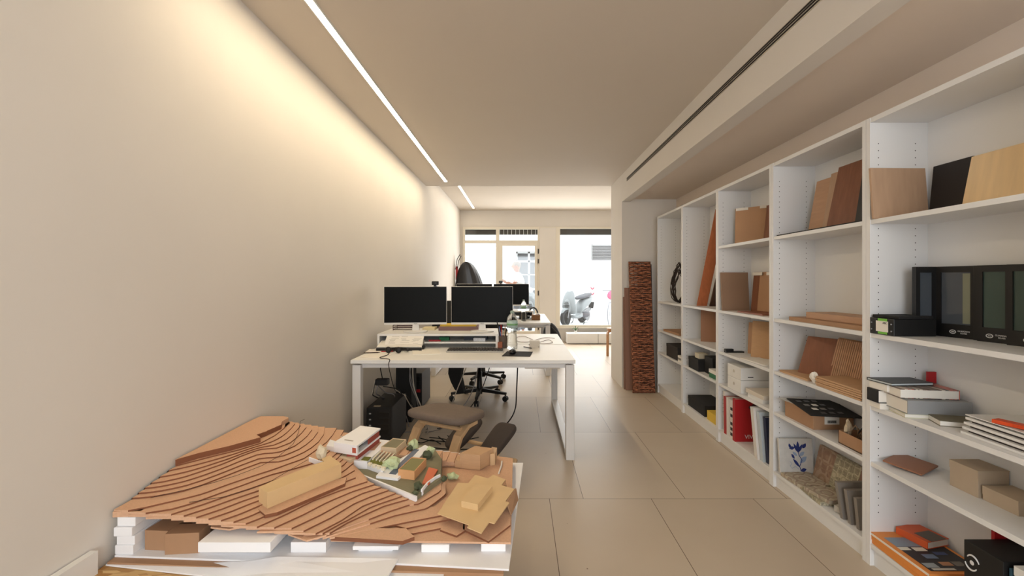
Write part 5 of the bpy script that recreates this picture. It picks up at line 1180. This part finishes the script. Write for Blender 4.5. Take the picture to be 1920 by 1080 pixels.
for k in range(3):
    a = PI+.35+k*2*PI/3; d = Vector((math.cos(a), math.sin(a), 0)); c = Vector((1.66, 7.95, 0)); s = (-math.sin(a), math.cos(a), 0)
    MB().strip([c+d*.08+Vector((0, 0, .42)), c+d*.15+Vector((0, 0, .42)), c+d*.18+Vector((0, 0, .405)), c+d*.19+Vector((0, 0, .37)), c+d*.19], .045, .025, s).build('leg', wood_s, st)
bgk = thing('backpack', 'black bag standing on the floor at the right end of the far desk', 'bag', (.56, 7.6, 0))
bb = MB().ball((.53, 7.55, .30), (.15, .16, .30), 18, 12); 
for v in bb.v: v.x -= .25*max(0, v.z-.25)*.6
bb.build('bag_body', blackm, bgk, smooth=True); MB().ball((.58, 7.42, .20), (.10, .06, .13)).build('front_pocket', blackm, bgk, smooth=True)
MB().tube([(.50, 7.42, .54), (.58, 7.38, .45), (.66, 7.38, .25), (.68, 7.42, .05)], .012, 6).build('strap', dgrey, bgk, smooth=True)
jb = thing('garment_bag', 'dark glossy padded bag with a red tag hanging on the left wall by the shopfront', 'bag', (-1.05, 9.0, .9))
gl = mat('black_leather', (46, 46, 48), .28); rows = []
b = MB(); seg = 20
prof = [(.60, .20), (.8, .25), (1.0, .27), (1.2, .255), (1.38, .21), (1.5, .165), (1.58, .12), (1.63, .07), (1.65, .02)]
base = 0
for z, r in prof:
    for k in range(seg):
        a = 2*PI*k/seg; f = 1+.10*math.cos(a*7)
        b.v.append(Vector((-1.05+(1.65-z)*.10+r*f*math.cos(a), 9.0+.12*f*math.sin(a), z)))
for i in range(len(prof)-1):
    for k in range(seg): b.f.append((i*seg+k, i*seg+(k+1) % seg, (i+1)*seg+(k+1) % seg, (i+1)*seg+k))
b.f.append(tuple(range(seg))[::-1]); b.f.append(tuple((len(prof)-1)*seg+k for k in range(seg)))
for v in b.v: v.x = max(v.x, -1.262)
b.build('bag_body', gl, jb, smooth=True)
MB().box(-1.255, -1.215, 8.97, 9.02, 1.30, 1.56).build('red_tag', red, jb, label='red hanging tag')
MB().tube([(-1.255, 8.95, 1.50), (-1.225, 8.95, 1.70), (-1.17, 8.95, 1.79), (-1.15, 8.95, 1.76), (-1.20, 8.95, 1.66), (-1.22, 8.95, 1.52)], .007, 6).build('carry_loop', blackm, jb, smooth=True)
hk = thing('hanging_hook', 'small grey hook hanging on a thin cord outside the right shop window', 'hook', (1.15, 9.98, 1.9))
MB().tube([(1.15, 9.98, 2.30), (1.15, 9.98, 1.92)], .0015, 5).build('cord', mat('pale_cord', (190, 190, 190), .7), hk)
MB().tube([(1.15, 9.98, 1.97), (1.15, 9.98, 1.90), (1.165, 9.98, 1.875), (1.15, 9.98, 1.86), (1.13, 9.98, 1.875), (1.127, 9.98, 1.90)], .004, 6).build('hook', grey, hk)

# ------------------------------------------------------------------ street
street = mat('pale_paving', (222, 222, 222), .85, var=.03, scale=1.5); facade = mat('white_render', (238, 238, 236), .9, var=.01, scale=1)
struct(MB().box(-30, 30, 9.9, 18.6, -.12, -.0).build('ground_street', street)); struct(MB().box(-30, 30, YF-.0, 9.94, -.12, -.001).build('trim_3', street))
fo_ = thing('street_building', 'white building across the street with a shop window and a louvred vent', 'building', (1, 18.7, 0))
MB().box(-30, -.18, 18.6, 19, 0, 5).box(.80, 30, 18.6, 19, 0, 5).box(-.18, .80, 18.6, 19, 2.45, 5).box(-.18, .80, 18.6, 19, 0, .3).build('wall', facade, fo_)
MB().box(-.18, .80, 18.95, 19, .3, 2.45).build('shop_interior', mat('shop_grey', (112, 112, 114), .6), fo_)
g = MB()
for a, b_, c, d in ((-.18, .80, 2.38, 2.45), (-.18, .80, 2.02, 2.10), (-.18, -.12, .3, 2.45), (.30, .38, .3, 2.45), (.74, .80, .3, 2.45), (-.18, .80, 1.5, 1.54)): g.box(a, b_, 18.66, 18.74, c, d)
g.build('window_frame', mat('grey_frame', (176, 176, 176), .5), fo_)
g = MB().box(2.84, 2.88, 18.52, 18.6, 2.10, 2.74).box(4.1, 4.14, 18.52, 18.6, 2.10, 2.74)
for k in range(10): g.obox((3.49, 18.56, 2.14+k*.062), (1.26, .09, .010), 0, r_(38))
g.build('louvre_vent', mat('vent_grey', (150, 148, 148), .5), fo_)
MB().box(2.84, 4.14, 18.585, 18.598, 2.10, 2.74).build('vent_recess', mat('vent_pink', (176, 168, 172), .6), fo_)

# scooter, front wheel turned towards the shop
scg = mat('scooter_white', (140, 144, 146), .35, coat=.3); scd = mat('scooter_grey', (86, 86, 92), .5); scb = mat('scooter_black', (44, 44, 46), .6)
sc = thing('motor_scooter', 'white and grey motor scooter parked on its stand outside the right window', 'scooter', (0, 0, 0))
def wheel(x, r, w_):
    R = Matrix.Rotation(PI/2, 4, 'X')
    MB().lathe([(r*.72, -w_/2), (r*.93, -w_/2), (r, -w_*.25), (r, w_*.25), (r*.93, w_/2), (r*.72, w_/2), (r*.72, -w_/2)], (x, 0, r), 36, R).build('tyre', scb, sc, smooth=True)
    m = MB()
    m.lathe([(r*.73, -w_*.3), (r*.66, -w_*.3), (r*.66, w_*.3), (r*.73, w_*.3)], (x, 0, r), 36, R); m.lathe([(.04, -w_*.45), (.05, 0), (.04, w_*.45)], (x, 0, r), 16, R)
    for k in range(5):
        a = 2*PI*k/5; m.tube([(x+.03*math.cos(a), 0, r+.03*math.sin(a)), (x+r*.68*math.cos(a), 0, r+r*.68*math.sin(a))], .012, 6)
    m.build('rim', grey, sc)
wheel(.66, .225, .11); wheel(-.62, .225, .12)   # front is +x
def shell(rings, name, m, sub=1):  # rings: (x, z, half width, half height)
    b = MB(); seg = 16
    for x, z, hw, hh in rings:
        for k in range(seg):
            a = 2*PI*k/seg; c_, s_ = math.cos(a), math.sin(a)
            b.v.append(Vector((x, math.copysign(abs(c_)**.7, c_)*hw, z+math.copysign(abs(s_)**.8, s_)*hh)))
    n = len(rings)
    for i in range(n-1):
        for k in range(seg): b.f.append((i*seg+k, i*seg+(k+1) % seg, (i+1)*seg+(k+1) % seg, (i+1)*seg+k))
    b.f.append(tuple(range(seg))[::-1]); b.f.append(tuple((n-1)*seg+k for k in range(seg)))
    return b.build(name, m, sc, smooth=True, subsurf=sub)
def shellz(rings, name, m):  # rings along z: (z, x, half length, half width)
    b = MB(); seg = 16
    for z, x, hl, hw in rings:
        for k in range(seg):
            a = 2*PI*k/seg; b.v.append(Vector((x+math.cos(a)*hl, math.sin(a)*hw, z)))
    n = len(rings)
    for i in range(n-1):
        for k in range(seg): b.f.append((i*seg+k, i*seg+(k+1) % seg, (i+1)*seg+(k+1) % seg, (i+1)*seg+k))
    b.f.append(tuple(range(seg))[::-1]); b.f.append(tuple((n-1)*seg+k for k in range(seg)))
    return b.build(name, m, sc, smooth=True, subsurf=1)
shellz([(.30, .36, .07, .16), (.42, .42, .10, .24), (.58, .47, .12, .24), (.74, .47, .11, .20), (.90, .42, .09, .16), (1.0, .40, .05, .10)], 'front_shield', scg)
shellz([(.36, .46, .05, .06), (.44, .52, .10, .10), (.60, .55, .09, .11), (.72, .53, .07, .09), (.80, .49, .04, .05)], 'front_nose', scg)
for k in range(4): MB().box(.60-.012*k, .665-.012*k, -.10+.015*k, .10-.015*k, .60+.045*k-.07, .615+.045*k-.07).build('grille_slot', scb, sc)
shell([(.86, .36, .03, .01), (.80, .455, .065, .03), (.66, .495, .07, .035), (.50, .45, .07, .035), (.44, .36, .05, .02)], 'front_mudguard', scg)
MB().tube([(.66, .075, .225), (.60, .075, .42), (.52, .04, .60)], .02, 8).tube([(.66, -.075, .225), (.60, -.075, .42), (.52, -.04, .60)], .02, 8).build('fork', grey, sc)
shell([(.40, .26, .13, .05), (.20, .22, .15, .05), (-.05, .23, .15, .07), (-.20, .30, .14, .12)], 'floor_board', scg)
shell([(-.08, .36, .12, .10), (-.18, .52, .15, .17), (-.40, .60, .16, .16), (-.65, .66, .14, .12), (-.86, .73, .09, .07), (-.96, .78, .04, .03)], 'rear_body', scg)
shell([(.02, .74, .08, .03), (-.12, .78, .14, .05), (-.35, .80, .16, .055), (-.58, .84, .15, .06), (-.78, .86, .12, .05), (-.86, .87, .06, .03)], 'seat', scd)
shell([(-.20, .27, .08, .08), (-.40, .26, .10, .10), (-.62, .25, .10, .08), (-.74, .25, .06, .05)], 'engine_block', scd)
shell([(-.30, .33, .04, .05), (-.60, .38, .055, .07), (-.92, .42, .05, .06)], 'exhaust', grey).location
for v in sc.children[-1].data.vertices: v.co.y -= .16
MB().tube([(.38, 0, .98), (.34, 0, 1.04), (.33, .20, 1.07), (.30, .34, 1.05)], .018, 8).tube([(.34, 0, 1.04), (.33, -.20, 1.07), (.30, -.34, 1.05)], .018, 8).build('handlebar', wmetal, sc)
for s in (-1, 1): MB().tube([(.33, .22*s, 1.07), (.36, .28*s, 1.20)], .006, 6).ball((.36, .30*s, 1.24), (.012, .06, .04)).build('mirror', wmetal, sc)
shell([(.46, .98, .03, .02), (.42, 1.02, .09, .07), (.34, 1.04, .10, .07), (.27, 1.03, .05, .04)], 'headlamp_cowl', mat('scooter_glare_white', (240, 240, 240), .4))  # cowl coloured whiter than the body to look washed out by glare
MB().tube([(-.05, .12, .22), (-.10, .20, .04), (-.02, .21, .015)], .012, 6).tube([(-.05, -.12, .22), (-.10, -.20, .04), (-.02, -.21, .015)], .012, 6).build('kick_stand', scb, sc)
MB().obox((-.93, 0, .52), (.03, .16, .20), 0, 0, r_(-20)).build('licence_plate', scb, sc)
sc.location = (1.66, 13.66, 0); sc.rotation_euler.z = math.atan2(-1.06, -.76)
dup(sc, (.24, 12.6, 0), -PI/2, 'second scooter, only partly seen through the glass door beside the person')

bk_ = thing('bicycle', 'pale bicycle with a pink rag at the right edge of the shop window', 'bicycle', (0, 0, 0))
for x in (-.52, .52):
    m = MB().tube([(x+.33*math.cos(a), 0, .34+.33*math.sin(a)) for a in [2*PI*i/32 for i in range(32)]], .016, 6, True); m.build('wheel_tyre', mat('pale_tyre', (150, 150, 154), .6), bk_)
    s_ = MB()
    for k in range(10): a = 2*PI*k/10; s_.tube([(x, 0, .34), (x+.32*math.cos(a), 0, .34+.32*math.sin(a))], .003, 5)
    s_.build('spokes', grey, bk_)
MB().tube([(-.52, 0, .34), (-.08, 0, .30), (.36, 0, .78), (-.20, 0, .80), (-.08, 0, .30)], .018, 8).tube([(-.52, 0, .34), (-.20, 0, .80), (-.23, 0, .92)], .014, 8).tube([(.52, 0, .34), (.36, 0, .78), (.33, 0, .98)], .016, 8).build('frame', mat('pale_frame', (206, 208, 212), .4), bk_)
MB().ball((-.24, 0, .94), (.13, .07, .035)).build('saddle', scb, bk_, smooth=True); MB().tube([(.33, -.25, 1.0), (.33, .25, 1.0)], .012, 8).build('handlebar', grey, bk_)
MB().ball((.36, 0, .86), (.09, .10, .12), 12, 8, .15).build('pink_rag', mat('pink_cloth', (210, 110, 140), .8), bk_)
bk_.location = (2.72, 13.6, 0); bk_.rotation_euler.z = math.atan2(-.9, -.35)
o = MB().box(2.60, 2.74, 17.2, 17.5, 0, 1.25).build('barrier_post', mat('striped_white', (232, 226, 226), .7)); tag(o, 'white street post with red chevrons behind the scooter', 'post')
for z in (.80, 1.0): MB().loft([(2.60, 17.19, z), (2.67, 17.19, z-.07), (2.74, 17.19, z), (2.74, 17.19, z+.06), (2.67, 17.19, z-.01), (2.60, 17.19, z+.06)], [(2.60, 17.2, z), (2.67, 17.2, z-.07), (2.74, 17.2, z), (2.74, 17.2, z+.06), (2.67, 17.2, z-.01), (2.60, 17.2, z+.06)]).build('red_chevron', mat('chevron_red', (220, 90, 104), .6), o)
o = MB().lathe([(.10, 0), (.10, .02), (.055, .04), (.05, .34), (.06, .36)], (2.34, 17.4, 0), 18).build('bollard', scd); tag(o, 'short dark bollard on the street behind the scooter', 'bollard')

# ------------------------------------------------------------------ person outside the door (in profile, looking left)
skin = mat('skin', (186, 128, 104), .6); shirt = mat('white_shirt', (224, 228, 230), .85); hairm = mat('grey_hair', (150, 140, 132), .9); trous = mat('grey_trousers', (120, 122, 128), .9)
pr_ = thing('person', 'grey-haired person in white T-shirt outside the glass door, raising a phone', 'person', (0, 0, 0))
def skinned(name, verts, edges, radii, m, root=0, parent=pr_, sub=2):
    me = bpy.data.meshes.new(name); me.from_pydata(verts, edges, []); o = bpy.data.objects.new(name, me); C.objects.link(o); me.materials.append(m)
    sk = o.modifiers.new('skin', 'SKIN'); sk.use_smooth_shade = True
    for i, r in enumerate(radii):
        d = me.skin_vertices[0].data[i]; d.radius = (r, r) if not isinstance(r, tuple) else r; d.use_root = (i == root)
    s = o.modifiers.new('sub', 'SUBSURF'); s.levels = sub; s.render_levels = sub
    attach(o, parent); return o
# local frame: the person faces -x, y is sideways
V_ = [(0,0,.95),(.01,0,1.08),(.0,0,1.24),(-.01,0,1.38),(-.015,0,1.46),(-.03,0,1.53),(-.035,0,1.60),(-.04,0,1.68),
      (-.01,-.17,1.41),(-.10,-.22,1.18),(-.30,-.18,1.26),(-.37,-.17,1.30),
      (-.01,.17,1.41),(.03,.22,1.14),(-.10,.20,.98),(-.16,.19,.93),
      (0,-.10,.88),(-.06,-.11,.50),(.02,-.11,.09),(-.10,-.12,.04),(0,.10,.88),(.05,.11,.50),(.12,.11,.09),(.0,.12,.04)]
E_ = [(0,1),(1,2),(2,3),(3,4),(4,5),(5,6),(6,7),(3,8),(8,9),(9,10),(10,11),(3,12),(12,13),(13,14),(14,15),(0,16),(16,17),(17,18),(18,19),(0,20),(20,21),(21,22),(22,23)]
Rr = [(.12,.15),(.12,.14),(.12,.155),(.11,.15),.055,.055,.085,.07,.06,.045,.035,.030,.06,.045,.035,.030,(.08,.08),.058,.04,.032,(.08,.08),.058,.04,.032]
skinned('body', V_, E_, Rr, skin)
MB().ball((-.05, 0, 1.615), (.098, .078, .118), 20, 14).build('head', skin, pr_, smooth=True)
MB().loft([(-.140, -.012, 1.595), (-.140, .012, 1.595), (-.135, .006, 1.640), (-.135, -.006, 1.640)], [(-.170, -.008, 1.588), (-.170, .008, 1.588), (-.150, .003, 1.635), (-.150, -.003, 1.635)]).build('nose', skin, pr_, smooth=True)
for s in (-1, 1):
    MB().ball((-.135, s*.032, 1.635), (.010, .014, .008)).build('eye', mat('eye_dark', (60, 50, 46), .3), pr_, smooth=True); MB().ball((-.035, s*.080, 1.61), (.022, .012, .032)).build('ear', skin, pr_, smooth=True)
MB().ball((-.138, 0, 1.562), (.010, .026, .007)).build('mouth', mat('lips', (180, 110, 100), .6), pr_, smooth=True)
h = MB().ball((-.035, 0, 1.650), (.102, .085, .092), 20, 12)
for v in h.v:
    if v.x < -.10 and v.z < 1.68: v.x = -.10
h.build('hair', hairm, pr_, smooth=True); MB().ball((-.105, 0, 1.545), (.045, .05, .035)).build('beard', mat('grey_beard', (188, 180, 174), .9), pr_, smooth=True)
skinned('t_shirt', [(0,0,.92),(.01,0,1.08),(0,0,1.24),(-.01,0,1.39),(-.015,0,1.45),(-.01,-.17,1.42),(-.07,-.21,1.26),(-.01,.17,1.42),(.02,.21,1.24)], [(0,1),(1,2),(2,3),(3,4),(3,5),(5,6),(3,7),(7,8)], [(.14,.17),(.14,.165),(.14,.175),(.13,.165),(.065,.075),.08,.072,.08,.072], shirt)
MB().ball((-.135, 0, 1.27), (.02, .07, .07), 14, 8).build('blue_print', mat('cyan_print', (150, 200, 224), .8), pr_, smooth=True, label='pale blue print on the shirt front')
skinned('trousers', [(0,0,.97),(0,-.10,.86),(-.06,-.11,.50),(.02,-.11,.12),(0,.10,.86),(.05,.11,.50),(.12,.11,.12)], [(0,1),(1,2),(2,3),(0,4),(4,5),(5,6)], [(.13,.16),.10,.078,.066,.10,.078,.066], trous)
for s, x in ((-1, -.02), (1, .08)): MB().ball((x-.03, s*.115, .045), (.14, .05, .045)).build('shoe', scd, pr_, smooth=True)
def hand(c, d, up, name):
    d = Vector(d).normalized(); up = Vector(up).normalized(); sd = d.cross(up); c = Vector(c)
    V = [c, c+d*.05, c+d*.075]; E = [(0, 1), (1, 2)]; R = [(.028, .018), (.036, .016), (.034, .014)]
    for k, (o_, L) in enumerate(((-.028, .055), (-.010, .070), (.010, .066), (.028, .050))):
        n = len(V); b0 = c+d*.08+sd*o_; V += [b0, b0+d*L*.5+up*.006, b0+d*L*.8-up*.012]; E += [(2, n), (n, n+1), (n+1, n+2)]; R += [.009, .0085, .007]
    n = len(V); V += [c+d*.03+sd*.035+up*.01, c+d*.06+sd*.052+up*.022]; E += [(1, n), (n, n+1)]; R += [.011, .009]
    return skinned(name, [tuple(v) for v in V], E, R, skin, sub=1)
hand((-.385, -.17, 1.31), (-1, 0, .35), (0, 0, 1), 'hand'); hand((-.17, .19, .92), (-.6, 0, -.8), (0, 1, 0), 'hand')
MB().obox((-.455, -.175, 1.37), (.075, .15, .009), 0, 0, r_(-35)).build('phone', black, pr_)
pr_.location = (-.055, 10.75, 0)
#END
